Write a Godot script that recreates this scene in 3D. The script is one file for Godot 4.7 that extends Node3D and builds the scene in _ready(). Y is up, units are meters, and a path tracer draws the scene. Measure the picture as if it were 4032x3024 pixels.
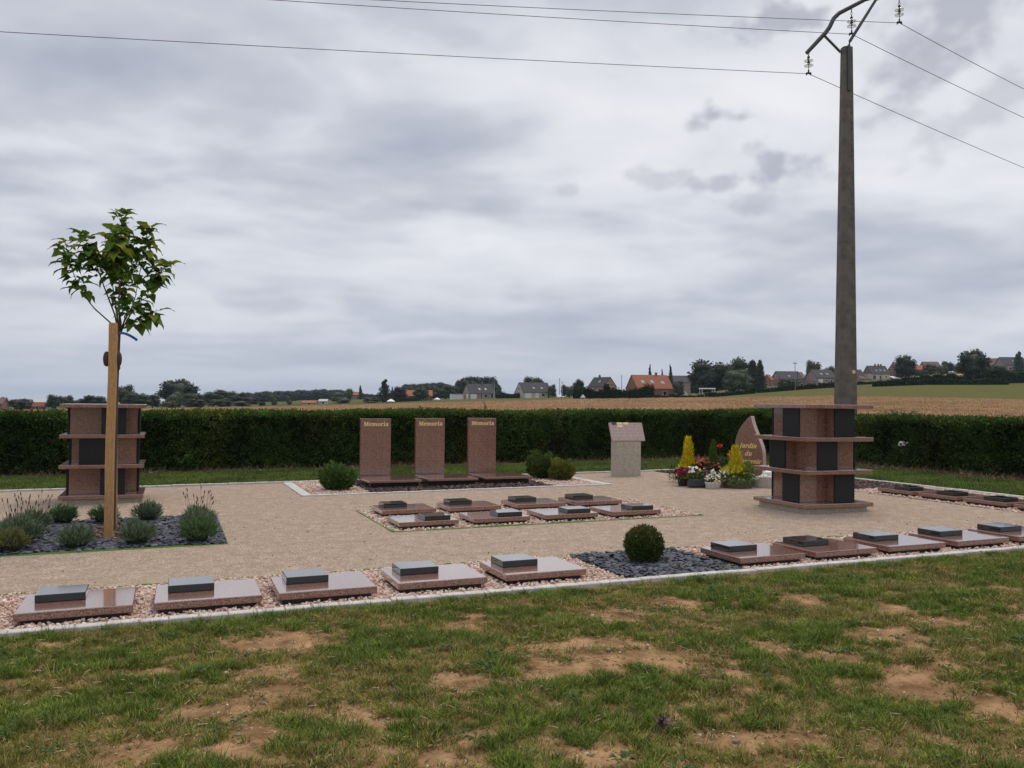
extends Node3D
# A cemetery garden of urn vaults between hedges, with stubble fields and a village behind.
# Metres; the garden's own grid is turned by TURN: u runs along the kerbs, v away from the lawn. The camera stands over the origin.

const TURN := 0.3735
const EYE := 1.55
var cu := cos(TURN)
var su := sin(TURN)
var lean := Basis(Vector3(0, 0, 1), -0.011)   # the garden slopes very slightly: upright things stand plumb, not square to it
var rng := RandomNumberGenerator.new()
var taken := {}
var M := {}


# ---------------------------------------------------------------- mesh building
class MB:
	var v := PackedVector3Array()
	var n := PackedVector3Array()
	var c := PackedColorArray()

	func tri(a: Vector3, b: Vector3, d: Vector3, col := Color.WHITE) -> void:
		var nn := (b - a).cross(d - a).normalized()
		v.append(a); v.append(d); v.append(b)
		n.append(nn); n.append(nn); n.append(nn)
		c.append(col); c.append(col); c.append(col)

	func tri_n(a: Vector3, b: Vector3, d: Vector3, na: Vector3, nb: Vector3, nd: Vector3, col := Color.WHITE) -> void:
		v.append(a); v.append(d); v.append(b)
		n.append(na); n.append(nd); n.append(nb)
		c.append(col); c.append(col); c.append(col)

	func quad(a: Vector3, b: Vector3, d: Vector3, e: Vector3, col := Color.WHITE) -> void:
		tri(a, b, d, col)
		tri(a, d, e, col)

	# a box with chamfered edges
	func box(mid: Vector3, size: Vector3, col := Color.WHITE, bevel := 0.0, basis := Basis.IDENTITY) -> void:
		var h := size * 0.5
		var k := minf(bevel, minf(h.x, minf(h.y, h.z)) * 0.9)
		var corner := func(sx: float, sy: float, sz: float, axis: int) -> Vector3:
			var p := Vector3(sx * (h.x - (0.0 if axis == 0 else k)), sy * (h.y - (0.0 if axis == 1 else k)), sz * (h.z - (0.0 if axis == 2 else k)))
			return mid + basis * p
		for axis in 3:
			for s in [-1.0, 1.0]:
				var q := []
				for w in [[-1.0, -1.0], [1.0, -1.0], [1.0, 1.0], [-1.0, 1.0]]:
					var a: float = w[0]
					var b: float = w[1]
					if axis == 0: q.append(corner.call(s, a, b, 0))
					elif axis == 1: q.append(corner.call(b, s, a, 1))
					else: q.append(corner.call(a, b, s, 2))
				if s > 0: quad(q[0], q[1], q[2], q[3], col)
				else: quad(q[3], q[2], q[1], q[0], col)
		if k <= 0.0:
			return
		for s in [-1.0, 1.0]:
			for t in [-1.0, 1.0]:
				_edge(corner.call(-1, s, t, 1), corner.call(1, s, t, 1), corner.call(1, s, t, 2), corner.call(-1, s, t, 2), mid, col)
				_edge(corner.call(s, -1, t, 0), corner.call(s, 1, t, 0), corner.call(s, 1, t, 2), corner.call(s, -1, t, 2), mid, col)
				_edge(corner.call(s, t, -1, 0), corner.call(s, t, 1, 0), corner.call(s, t, 1, 1), corner.call(s, t, -1, 1), mid, col)
				for r in [-1.0, 1.0]:
					out3(corner.call(s, t, r, 0), corner.call(s, t, r, 1), corner.call(s, t, r, 2), mid, col)

	func _edge(a: Vector3, b: Vector3, d: Vector3, e: Vector3, mid: Vector3, col: Color) -> void:
		if (b - a).cross(d - a).dot((a + d) * 0.5 - mid) > 0: quad(a, b, d, e, col)
		else: quad(e, d, b, a, col)

	func out3(a: Vector3, b: Vector3, d: Vector3, mid: Vector3, col: Color) -> void:
		if (b - a).cross(d - a).dot((a + b + d) / 3.0 - mid) > 0: tri(a, b, d, col)
		else: tri(a, d, b, col)

	func ring(at: Vector3, along: Vector3, r: float, sides: int, squash := 1.0) -> Array:
		var up := Vector3.UP if absf(along.y) < 0.9 else Vector3.RIGHT
		var x := up.cross(along).normalized()
		var y := along.cross(x).normalized()
		var out := []
		for i in sides:
			var t := TAU * i / sides
			out.append(at + x * cos(t) * r + y * sin(t) * r * squash)
		return out

	func tube(path: Array, radii: Array, sides := 6, col := Color.WHITE, cap := true) -> void:
		var before := []
		var last_mid: Vector3
		for i in path.size():
			var p: Vector3 = path[i]
			var along: Vector3 = (path[mini(i + 1, path.size() - 1)] - path[maxi(i - 1, 0)]).normalized()
			var now := ring(p, along, radii[mini(i, radii.size() - 1)], sides)
			if i > 0:
				for k in sides:
					var l := (k + 1) % sides
					tri_n(before[k], before[l], now[l], (before[k] - last_mid).normalized(), (before[l] - last_mid).normalized(), (now[l] - p).normalized(), col)
					tri_n(before[k], now[l], now[k], (before[k] - last_mid).normalized(), (now[l] - p).normalized(), (now[k] - p).normalized(), col)
			if cap and (i == 0 or i == path.size() - 1):
				for k in range(1, sides - 1):
					if i == 0: tri(now[0], now[k + 1], now[k], col)
					else: tri(now[0], now[k], now[k + 1], col)
			before = now
			last_mid = p

	# (radius, height) pairs turned about y
	func lathe(profile: Array, sides: int, col := Color.WHITE, at := Vector3.ZERO, smooth := true) -> void:
		for i in profile.size() - 1:
			var a: Vector2 = profile[i]
			var b: Vector2 = profile[i + 1]
			var out := Vector2(b.y - a.y, a.x - b.x).normalized()
			for k in sides:
				var t0 := TAU * k / sides
				var t1 := TAU * (k + 1) / sides
				var d0 := Vector3(cos(t0), 0, -sin(t0))
				var d1 := Vector3(cos(t1), 0, -sin(t1))
				var p := [at + d0 * a.x + Vector3.UP * a.y, at + d1 * a.x + Vector3.UP * a.y, at + d1 * b.x + Vector3.UP * b.y, at + d0 * b.x + Vector3.UP * b.y]
				if smooth:
					var n0 := (d0 * out.x + Vector3.UP * out.y).normalized()
					var n1 := (d1 * out.x + Vector3.UP * out.y).normalized()
					tri_n(p[0], p[1], p[2], n0, n1, n1, col)
					tri_n(p[0], p[2], p[3], n0, n1, n0, col)
				else:
					quad(p[0], p[1], p[2], p[3], col)

	# a polygon in x, z (counter-clockwise seen from above with z towards the viewer) raised from y0 to y1
	func prism(poly: PackedVector2Array, y0: float, y1: float, col := Color.WHITE) -> void:
		var k := poly.size()
		var area := 0.0
		for i in k:
			area += poly[i].x * poly[(i + 1) % k].y - poly[(i + 1) % k].x * poly[i].y
		if area > 0:
			poly = poly.duplicate()
			poly.reverse()
		for i in k:
			var a := poly[i]
			var b := poly[(i + 1) % k]
			quad(Vector3(a.x, y0, a.y), Vector3(b.x, y0, b.y), Vector3(b.x, y1, b.y), Vector3(a.x, y1, a.y), col)
		var t := Geometry2D.triangulate_polygon(poly)
		for i in range(0, t.size(), 3):
			var a := poly[t[i]]
			var b := poly[t[i + 1]]
			var d := poly[t[i + 2]]
			if (b - a).cross(d - a) > 0:
				var w := b
				b = d
				d = w
			tri(Vector3(a.x, y1, a.y), Vector3(b.x, y1, b.y), Vector3(d.x, y1, d.y), col)
			tri(Vector3(a.x, y0, a.y), Vector3(d.x, y0, d.y), Vector3(b.x, y0, b.y), col)

	# a pointed leaf folded along its rib
	func leaf(at: Vector3, along: Vector3, up: Vector3, length: float, width: float, col: Color, droop := 0.2, fold := 0.25) -> void:
		var side := along.cross(up).normalized() * width * 0.5
		up = side.cross(along).normalized()
		var mid := at + along * length * 0.45
		var tip := at + along * length - up * length * droop
		var l := mid + side + up * width * fold
		var r := mid - side + up * width * fold
		tri(at, mid, l, col)
		tri(mid, tip, l, col)
		tri(at, r, mid, col)
		tri(mid, r, tip, col)

	func blade(at: Vector3, along: Vector3, length: float, width: float, col: Color, bend: Vector3) -> void:
		var side := along.cross(bend + Vector3(0.01, 0.02, 0.013)).normalized() * width * 0.5
		var mid := at + along * length * 0.55 + bend * length * 0.12
		var tip := at + along * length * 0.9 + bend * length * 0.5
		tri(at - side, at + side, mid + side * 0.75, col)
		tri(at - side, mid + side * 0.75, mid - side * 0.75, col)
		tri(mid - side * 0.75, mid + side * 0.75, tip, col)

	func mesh() -> ArrayMesh:
		var a := []
		a.resize(Mesh.ARRAY_MAX)
		a[Mesh.ARRAY_VERTEX] = v
		a[Mesh.ARRAY_NORMAL] = n
		a[Mesh.ARRAY_COLOR] = c
		var m := ArrayMesh.new()
		m.add_surface_from_arrays(Mesh.PRIMITIVE_TRIANGLES, a)
		return m


# ---------------------------------------------------------------- naming and placing
func P(u: float, v: float, y := 0.0) -> Vector3:
	return Vector3(u * cu - v * su, y, -(u * su + v * cu))

func uv_of(p: Vector3) -> Vector2:
	return Vector2(p.x * cu - p.z * su, -p.x * su - p.z * cu)

func numbered(called: String) -> String:
	taken[called] = taken.get(called, -1) + 1
	return called if taken[called] == 0 else "%s_%03d" % [called, taken[called]]

func thing(called: String, label: String, category: String, at: Vector3, turn := 0.0, group := "", plumb := true) -> Node3D:
	var o := Node3D.new()
	o.name = numbered(called)
	add_child(o)
	o.transform = Transform3D((lean if plumb else Basis.IDENTITY) * Basis(Vector3.UP, turn), at)
	tag(o, label, category, group)
	return o

func tag(o: Node, label: String, category := "", group := "", kind := "") -> void:
	if label: o.set_meta("label", label)
	if category: o.set_meta("category", category)
	if group: o.set_meta("group", group)
	if kind: o.set_meta("kind", kind)

func part(called: String, m: Mesh, mat: Material, parent: Node3D, at := Vector3.ZERO, basis := Basis.IDENTITY) -> MeshInstance3D:
	var o := MeshInstance3D.new()
	o.name = called
	o.mesh = m
	o.material_override = mat
	parent.add_child(o, true)
	o.transform = Transform3D(basis, at)
	return o

func piece(called: String, b: MB, mat: Material, parent: Node3D) -> MeshInstance3D:
	return part(called, b.mesh(), mat, parent)

func setting(called: String, m: Mesh, mat: Material, label := "", kind := "structure") -> MeshInstance3D:
	var o := MeshInstance3D.new()
	o.name = numbered(called)
	o.mesh = m
	o.material_override = mat
	add_child(o)
	tag(o, label, "", "", kind)
	return o

func scatter(called: String, m: Mesh, mat: Material, places: Array, parent: Node3D, tints := PackedColorArray()) -> MultiMeshInstance3D:
	var mm := MultiMesh.new()
	mm.transform_format = MultiMesh.TRANSFORM_3D
	mm.use_colors = not tints.is_empty()
	mm.mesh = m
	mm.instance_count = places.size()
	for i in places.size():
		mm.set_instance_transform(i, places[i])
		if tints.size(): mm.set_instance_color(i, tints[i])
	var o := MultiMeshInstance3D.new()
	o.name = called
	o.multimesh = mm
	o.material_override = mat
	o.set_meta("kind", "stuff")
	parent.add_child(o, true)
	return o

func spin(y := 0.0, tilt := 0.0) -> Basis:
	return Basis(Vector3.UP, y) * Basis(Vector3(cos(y * 7.0), 0, sin(y * 7.0)), tilt)

func rnd(a: float, b: float) -> float:
	return rng.randf_range(a, b)

func on_sphere() -> Vector3:
	var y := rnd(-1, 1)
	var t := rnd(0, TAU)
	return Vector3(sqrt(1 - y * y) * cos(t), y, sqrt(1 - y * y) * sin(t))

func shade(c: Color, by: float) -> Color:
	var k := 1.0 + rnd(-by, by)
	return Color(c.r * k, c.g * k * (1.0 + rnd(-by, by) * 0.2), c.b * k)


# ---------------------------------------------------------------- materials
func plain(r: float, g: float, b: float, rough := 0.8, metal := 0.0) -> StandardMaterial3D:
	var m := StandardMaterial3D.new()
	m.albedo_color = Color(r, g, b).linear_to_srgb()
	m.roughness = rough
	m.metallic = metal
	return m

func painted(rough := 0.75, back := 0.0) -> StandardMaterial3D:   # takes its colours from the vertices
	var m := plain(1, 1, 1, rough)
	m.vertex_color_use_as_albedo = true
	if back > 0.0:
		m.backlight_enabled = true
		m.backlight = Color(back, back, back)
	return m

func noise(kind: int, freq: float, octaves: int, sd: int, size: int) -> PackedByteArray:
	var f := FastNoiseLite.new()
	f.noise_type = kind
	f.frequency = freq
	f.seed = sd
	f.fractal_type = FastNoiseLite.FRACTAL_FBM if octaves > 1 else FastNoiseLite.FRACTAL_NONE
	f.fractal_octaves = octaves
	if kind == FastNoiseLite.TYPE_CELLULAR:
		f.cellular_return_type = FastNoiseLite.RETURN_CELL_VALUE
		f.domain_warp_enabled = true
		f.domain_warp_amplitude = 12.0
		f.domain_warp_frequency = freq * 1.5
	var im := f.get_seamless_image(size, size)
	im.convert(Image.FORMAT_L8)
	return im.get_data()

func texture(size: int, paint: Callable) -> ImageTexture:   # paint(i) gives a linear colour
	var data := PackedByteArray()
	data.resize(size * size * 3)
	for i in size * size:
		var c: Color = paint.call(i)
		c = c.linear_to_srgb()
		data[i * 3] = clampi(int(c.r * 255.0), 0, 255)
		data[i * 3 + 1] = clampi(int(c.g * 255.0), 0, 255)
		data[i * 3 + 2] = clampi(int(c.b * 255.0), 0, 255)
	return ImageTexture.create_from_image(Image.create_from_data(size, size, false, Image.FORMAT_RGB8, data))

func grey(size: int, data: PackedByteArray) -> ImageTexture:
	return ImageTexture.create_from_image(Image.create_from_data(size, size, false, Image.FORMAT_L8, data))

func covered(tex: Texture2D, tile: float, rough: float, world := false, bump: Texture2D = null, deep := 0.0) -> StandardMaterial3D:
	var m := StandardMaterial3D.new()
	m.albedo_texture = tex
	m.roughness = rough
	m.uv1_triplanar = true
	m.uv1_world_triplanar = world
	m.uv1_scale = Vector3.ONE / tile
	if bump:
		m.heightmap_enabled = true
		m.heightmap_texture = bump
		m.heightmap_scale = deep
	return m

func polished(m: StandardMaterial3D) -> StandardMaterial3D:
	m.metallic_specular = 0.6
	m.clearcoat_enabled = true
	m.clearcoat = 1.0
	m.clearcoat_roughness = 0.06
	return m

func mix(a: Color, b: Color, t: float) -> Color:
	return a.lerp(b, clampf(t, 0, 1))

func make_materials() -> void:
	var SX := FastNoiseLite.TYPE_SIMPLEX_SMOOTH
	var CE := FastNoiseLite.TYPE_CELLULAR
	# pink granite: feldspar grains, dark mica
	var g1 := noise(CE, 0.06, 1, 3, 512)
	var g2 := noise(CE, 0.10, 1, 8, 512)
	var g3 := noise(SX, 0.02, 3, 5, 512)
	var granite := texture(512, func(i: int) -> Color:
		var c := mix(Color(0.235, 0.095, 0.062), Color(0.36, 0.185, 0.13), g1[i] / 255.0)
		if g2[i] < 70: c = mix(Color(0.05, 0.032, 0.026), c, g2[i] / 200.0)
		elif g2[i] > 205: c = Color(0.21, 0.115, 0.09)
		var k := 0.86 + g3[i] / 255.0 * 0.28
		return Color(c.r * k, c.g * k, c.b * k))
	M.granite = polished(covered(granite, 0.30, 0.22))
	M.granite_pale = covered(texture(256, func(i: int) -> Color: return mix(Color(0.36, 0.24, 0.205), Color(0.50, 0.38, 0.335), g1[(i / 256) * 512 + i % 256] / 255.0)), 0.15, 0.3)
	M.granite_rough = covered(granite, 0.30, 0.5, false, grey(512, g1), 0.12)
	var b1 := noise(SX, 0.35, 2, 4, 256)
	M.black_granite = covered(texture(256, func(i: int) -> Color:
		var k := 0.012 + (0.03 if b1[i] > 165 else 0.0) + b1[i] / 255.0 * 0.014
		return Color(k, k * 1.02, k * 1.06)), 0.25, 0.10)
	M.black_honed = M.black_granite.duplicate()
	M.black_granite = polished(M.black_granite)
	M.black_granite.metallic_specular = 0.2
	M.black_honed.roughness = 0.3
	M.black_honed.metallic_specular = 0.28
	# bound gravel of the paths
	var p1 := noise(CE, 0.22, 1, 12, 1024)
	var p2 := noise(SX, 0.008, 4, 21, 1024)
	var p3 := noise(SX, 0.09, 3, 25, 1024)
	M.path = covered(texture(1024, func(i: int) -> Color:
		var c := mix(Color(0.26, 0.195, 0.150), Color(0.50, 0.405, 0.325), p1[i] / 255.0)
		if p1[i] > 232: c = Color(0.60, 0.53, 0.455)
		var k := 0.76 + p2[i] / 255.0 * 0.28 + (p3[i] / 255.0 - 0.5) * 0.34
		return Color(c.r * k, c.g * k, c.b * k * 0.99)), 2.2, 0.92, true, grey(1024, p1), 0.35)
	# bare soil under the lawn
	var s1 := noise(SX, 0.012, 5, 31, 512)
	var s2 := noise(CE, 0.13, 1, 33, 512)
	M.soil = covered(texture(512, func(i: int) -> Color:
		var c := mix(Color(0.13, 0.072, 0.033), Color(0.39, 0.245, 0.135), s1[i] / 255.0 * 1.2 - 0.1)
		var k := 0.86 + s2[i] / 255.0 * 0.28
		return Color(c.r * k, c.g * k, c.b * k)), 1.7, 0.95, true, grey(512, s1), 1.6)
	M.hedge_soil = covered(texture(512, func(i: int) -> Color:
		var c := mix(Color(0.10, 0.06, 0.035), Color(0.27, 0.17, 0.10), s1[i] / 255.0 * 1.3 - 0.15)
		return c), 1.1, 0.95, true, grey(512, s1), 3.0)
	M.mulch = covered(texture(512, func(i: int) -> Color:
		return mix(Color(0.035, 0.022, 0.02), Color(0.13, 0.075, 0.065), s2[i] / 255.0)), 0.5, 0.9, true, grey(512, s2), 1.5)
	M.gravel_bed = covered(texture(512, func(i: int) -> Color:
		return mix(Color(0.40, 0.26, 0.20), Color(0.58, 0.43, 0.35), s2[i] / 255.0)), 0.6, 0.9, true)
	M.slate_bed = covered(texture(512, func(i: int) -> Color:
		return mix(Color(0.012, 0.013, 0.017), Color(0.05, 0.052, 0.062), s2[i] / 255.0)), 0.6, 0.8, true)
	# concrete
	var c1 := noise(SX, 0.010, 5, 41, 512)
	var c2 := noise(SX, 0.2, 2, 43, 512)
	M.concrete = covered(texture(512, func(i: int) -> Color:
		var k := 0.085 + c1[i] / 255.0 * 0.075 + (c2[i] / 255.0 - 0.5) * 0.05
		return Color(k * 1.10, k * 0.96, k * 0.80)), 1.9, 0.9, false, grey(512, c2), 0.2)
	M.cast_stone = covered(texture(512, func(i: int) -> Color:
		var k := 0.34 + c1[i] / 255.0 * 0.14 + (s2[i] / 255.0 - 0.5) * 0.22
		return Color(k * 1.10, k * 0.97, k * 0.78)), 0.5, 0.92, false, grey(512, s2), 0.4)
	M.kerb = covered(texture(512, func(i: int) -> Color:
		var k := 0.40 + c1[i] / 255.0 * 0.20 + (c2[i] / 255.0 - 0.5) * 0.06
		return Color(k, k * 0.985, k * 0.94)), 0.8, 0.85, true, grey(512, c2), 0.15)
	# stubble, grassland
	var f1 := noise(SX, 0.02, 5, 51, 512)
	var f2 := noise(SX, 0.12, 3, 53, 512)
	M.stubble = covered(texture(512, func(i: int) -> Color:
		var c := mix(Color(0.20, 0.125, 0.06), Color(0.52, 0.37, 0.21), f1[i] / 255.0 * 0.8 + f2[i] / 255.0 * 0.8 - 0.3)
		return c), 14.0, 0.95, true)
	M.meadow = covered(texture(512, func(i: int) -> Color:
		var c := mix(Color(0.085, 0.09, 0.024), Color(0.125, 0.118, 0.038), f1[i] / 255.0 * 0.7 + f2[i] / 255.0 * 0.3)
		return c), 23.0, 0.95, true)
	M.pasture = covered(texture(512, func(i: int) -> Color:
		var c := mix(Color(0.06, 0.075, 0.025), Color(0.15, 0.14, 0.06), f1[i] / 255.0 * 0.9)
		return c), 60.0, 0.95, true)
	M.turf = covered(texture(512, func(i: int) -> Color:
		var c := mix(Color(0.045, 0.06, 0.018), Color(0.11, 0.115, 0.038), f1[i] / 255.0 * 0.5 + f2[i] / 255.0 * 0.5)
		return c), 1.3, 0.95, true)
	# round stake: turned, pressure treated softwood
	var w1 := noise(SX, 0.012, 4, 61, 512)
	var w2 := noise(SX, 0.09, 2, 63, 512)
	var wood := texture(512, func(i: int) -> Color:
		var x := i % 512
		var y := i / 512
		var warp := w1[(y / 3) * 512 + x] / 255.0
		var fibre := w2[(y / 12) * 512 + x] / 255.0
		var c := mix(Color(0.31, 0.16, 0.055), Color(0.54, 0.31, 0.125), 0.5 + 0.5 * sin(warp * 34.0) * 0.55 + (fibre - 0.5) * 0.9)
		var knot := Vector2(x % 256 - 128.0, ((y + (160 if x > 255 else 0)) % 320 - 90.0) * 0.62).length()
		if knot < 13.0: c = mix(Color(0.12, 0.05, 0.018), c, knot / 15.0)
		return c)
	M.wood = covered(wood, 0.62, 0.72)
	M.bark = covered(texture(256, func(i: int) -> Color:
		return mix(Color(0.045, 0.034, 0.026), Color(0.12, 0.09, 0.068), b1[i] / 255.0)), 0.2, 0.9)
	for dull in [M.path, M.soil, M.hedge_soil, M.mulch, M.gravel_bed, M.slate_bed, M.stubble, M.meadow, M.pasture, M.turf]:
		dull.metallic_specular = 0.12
	var k1 := noise(CE, 0.09, 1, 71, 256)
	M.brick_red = covered(texture(256, func(i: int) -> Color: return mix(Color(0.15, 0.042, 0.028), Color(0.26, 0.085, 0.055), k1[i] / 255.0)), 3.0, 0.9)
	M.brick_pink = covered(texture(256, func(i: int) -> Color: return mix(Color(0.30, 0.155, 0.115), Color(0.42, 0.24, 0.19), k1[i] / 255.0)), 3.0, 0.9)
	M.brick_grey = covered(texture(256, func(i: int) -> Color: return mix(Color(0.23, 0.165, 0.145), Color(0.34, 0.26, 0.235), k1[i] / 255.0)), 3.0, 0.9)
	M.brick_brown = covered(texture(256, func(i: int) -> Color: return mix(Color(0.17, 0.085, 0.062), Color(0.27, 0.145, 0.11), k1[i] / 255.0)), 3.0, 0.9)
	M.cream = plain(0.46, 0.41, 0.33, 0.85)
	M.render_white = plain(0.66, 0.66, 0.64, 0.8)
	M.slate_roof = covered(texture(256, func(i: int) -> Color: return mix(Color(0.018, 0.019, 0.025), Color(0.040, 0.042, 0.052), k1[i] / 255.0)), 2.4, 0.75)
	M.tile_orange = covered(texture(256, func(i: int) -> Color: return mix(Color(0.22, 0.068, 0.028), Color(0.38, 0.125, 0.055), k1[i] / 255.0)), 2.4, 0.8)
	M.tile_brown = covered(texture(256, func(i: int) -> Color: return mix(Color(0.10, 0.06, 0.05), Color(0.17, 0.105, 0.085), k1[i] / 255.0)), 2.4, 0.8)
	M.metal_pale = plain(0.40, 0.42, 0.43, 0.5)
	M.white = plain(0.78, 0.78, 0.76, 0.6)
	M.window_dark = plain(0.02, 0.022, 0.025, 0.08)
	M.skylight = plain(0.30, 0.33, 0.36, 0.06, 0.6)
	M.door_brown = plain(0.10, 0.05, 0.03, 0.6)
	M.gold = plain(0.95, 0.72, 0.30, 0.4, 0.0)
	M.gold_matt = plain(0.92, 0.64, 0.20, 0.5)
	M.brass_plate = plain(0.78, 0.60, 0.32, 0.3, 0.6)
	M.steel = plain(0.07, 0.075, 0.08, 0.5, 0.4)
	M.dark_iron = plain(0.045, 0.045, 0.045, 0.6, 0.3)
	M.wire = plain(0.10, 0.10, 0.105, 0.6)
	M.black_plastic = plain(0.018, 0.018, 0.02, 0.45)
	M.dark_pot = plain(0.045, 0.05, 0.055, 0.5)
	M.wicker_white = plain(0.60, 0.58, 0.54, 0.75)
	M.wicker_brown = plain(0.15, 0.11, 0.085, 0.8)
	M.terracotta = plain(0.36, 0.26, 0.17, 0.8)
	M.green_edge = plain(0.13, 0.30, 0.03, 0.5)
	M.rubber = plain(0.045, 0.025, 0.018, 0.7)
	M.blue = plain(0.02, 0.13, 0.42, 0.4)
	M.leaf = painted(0.65, 0.5)
	M.leaf.metallic_specular = 0.3
	M.core = painted(1.0)
	M.core.metallic_specular = 0.0
	M.foliage = painted(0.75, 0.35)
	M.foliage.metallic_specular = 0.25
	M.tree_leaf = painted(0.6, 0.8)
	M.tree_leaf.metallic_specular = 0.3
	M.petal = painted(0.6, 0.4)
	M.stone = painted(0.8)
	M.straw = painted(0.8, 0.3)
	M.bark_far = plain(0.05, 0.04, 0.032, 0.9)
	M.car_white = plain(0.75, 0.76, 0.78, 0.25)
	M.tarp = plain(0.42, 0.44, 0.46, 0.6)
	M.pole_wood = plain(0.22, 0.19, 0.16, 0.9)
	var glass := StandardMaterial3D.new()
	glass.albedo_color = Color(0.86, 0.93, 0.92, 0.35)
	glass.transparency = BaseMaterial3D.TRANSPARENCY_ALPHA
	glass.roughness = 0.08
	M.glass = glass
const SLOPES := [-0.588, -0.384, -0.267, -0.151, -0.04, 0.069, 0.214, 0.282, 0.36, 0.476, 0.588]
const REACH := [26, 90, 150, 250, 400, 500, 800, 1500]
const RISE := [
	[0, 0, 0, 0, 0, 0, 0, 0, 0, 0, 0],
	[-0.1, 0.05, 0.2, 0.4, 0.7, 1.0, 1.2, 1.3, 1.5, 1.5, 1.35],
	[-0.2, 0.2, 0.5, 1.0, 1.6, 2.16, 2.48, 2.6, 2.85, 2.75, 2.45],
	[-0.4, 0.3, 0.85, 1.55, 2.6, 2.9, 3.0, 4.4, 5.8, 6.9, 6.9],
	[-1.4, -0.15, 0.95, 2.1, 3.8, 4.4, 6.2, 9.6, 10.8, 14.0, 16.2],
	[-2, -0.3, 1.3, 2.9, 5.1, 5.4, 8.2, 12.1, 13.7, 19, 21.4],
	[-3, 0.3, 4.5, 8.4, 11.5, 8.6, 14, 19.2, 21.8, 28.6, 32],
	[-6, 3, 10, 14, 19, 13, 22, 30, 34, 46, 52],
]


# ---------------------------------------------------------------- the lie of the land: heights surveyed along rays from the garden
func land(x: float, z: float) -> float:   # z = metres away from the lawn (world -z)
	if z <= 26.0:
		return 0.0
	var a := clampf(x / z, -0.588, 0.588)
	var i := 0
	while i < SLOPES.size() - 2 and a > SLOPES[i + 1]: i += 1
	var t: float = (a - SLOPES[i]) / (SLOPES[i + 1] - SLOPES[i])
	var j := 0
	while j < REACH.size() - 2 and z > REACH[j + 1]: j += 1
	var k := clampf((z - REACH[j]) / (REACH[j + 1] - REACH[j]), 0, 1)
	return lerpf(lerpf(RISE[j][i], RISE[j][i + 1], t), lerpf(RISE[j + 1][i], RISE[j + 1][i + 1], t), k)

func on_land(x: float, z: float, up := 0.0) -> Vector3:
	return Vector3(x, land(x, z) + up, -z)

var lumps := FastNoiseLite.new()

func lawn_y(u: float, v: float) -> float:
	var edge := clampf((6.62 - v) * 2.2, 0.0, 1.0)
	return 0.004 + (lumps.get_noise_2d(u * 60.0, v * 60.0) * 0.03 + lumps.get_noise_2d(u * 300.0, v * 300.0) * 0.012) * edge

# bare places in the lawn: x, distance, half width, half depth
const BARE := [[-2.94, 5.58, 0.21, 0.10], [-2.10, 5.06, 0.13, 0.08], [-1.72, 5.61, 0.24, 0.12], [-1.33, 5.72, 0.30, 0.21], [-1.44, 5.04, 0.17, 0.16], [-1.41, 4.40, 0.14, 0.18], [-1.56, 4.37, 0.14, 0.12],
	[-1.14, 4.07, 0.11, 0.13], [-1.65, 3.88, 0.13, 0.12], [-1.24, 3.88, 0.13, 0.07], [-0.44, 5.41, 0.09, 0.07], [-0.22, 4.82, 0.22, 0.15], [-0.17, 4.10, 0.11, 0.07], [-0.30, 6.21, 0.15, 0.18], [-0.31, 3.81, 0.15, 0.07],
	[-0.75, 4.37, 0.08, 0.10], [-0.64, 4.24, 0.09, 0.08], [-1.26, 4.72, 0.19, 0.10], [0.88, 6.38, 0.41, 0.21], [1.26, 6.78, 0.22, 0.18], [0.49, 5.59, 0.38, 0.13], [0.69, 5.22, 0.50, 0.22], [0.24, 5.09, 0.26, 0.16],
	[1.64, 5.54, 0.19, 0.17], [2.24, 6.83, 0.14, 0.15], [2.88, 6.64, 0.18, 0.17], [3.09, 6.22, 0.20, 0.15], [2.44, 5.73, 0.25, 0.26], [1.97, 5.32, 0.19, 0.13], [2.20, 4.84, 0.19, 0.23], [2.50, 4.51, 0.15, 0.16],
	[1.13, 4.07, 0.27, 0.12], [1.29, 4.72, 0.10, 0.06], [0.34, 3.86, 0.23, 0.12], [0.47, 3.99, 0.09, 0.06], [1.23, 5.00, 0.09, 0.10], [2.53, 5.14, 0.08, 0.08], [4.2, 7.3, 0.3, 0.1], [5.0, 7.0, 0.4, 0.2], [3.9, 6.3, 0.3, 0.15], [-3.6, 4.6, 0.4, 0.2]]

func bareness(p: Vector3) -> float:   # 1 in the middle of a bare place, below 0 on thick turf
	var best := -1.0
	var wob := lumps.get_noise_2d(p.x * 210.0 + 90.0, p.z * 210.0) * 0.75 + lumps.get_noise_2d(p.x * 700.0, p.z * 700.0) * 0.45
	for b in BARE:
		var d := Vector2((p.x - b[0]) / (b[2] * 1.12), (-p.z - b[1]) / (b[3] * 1.12)).length()
		best = maxf(best, 1.0 - d + wob * 1.0)
	return best


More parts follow.
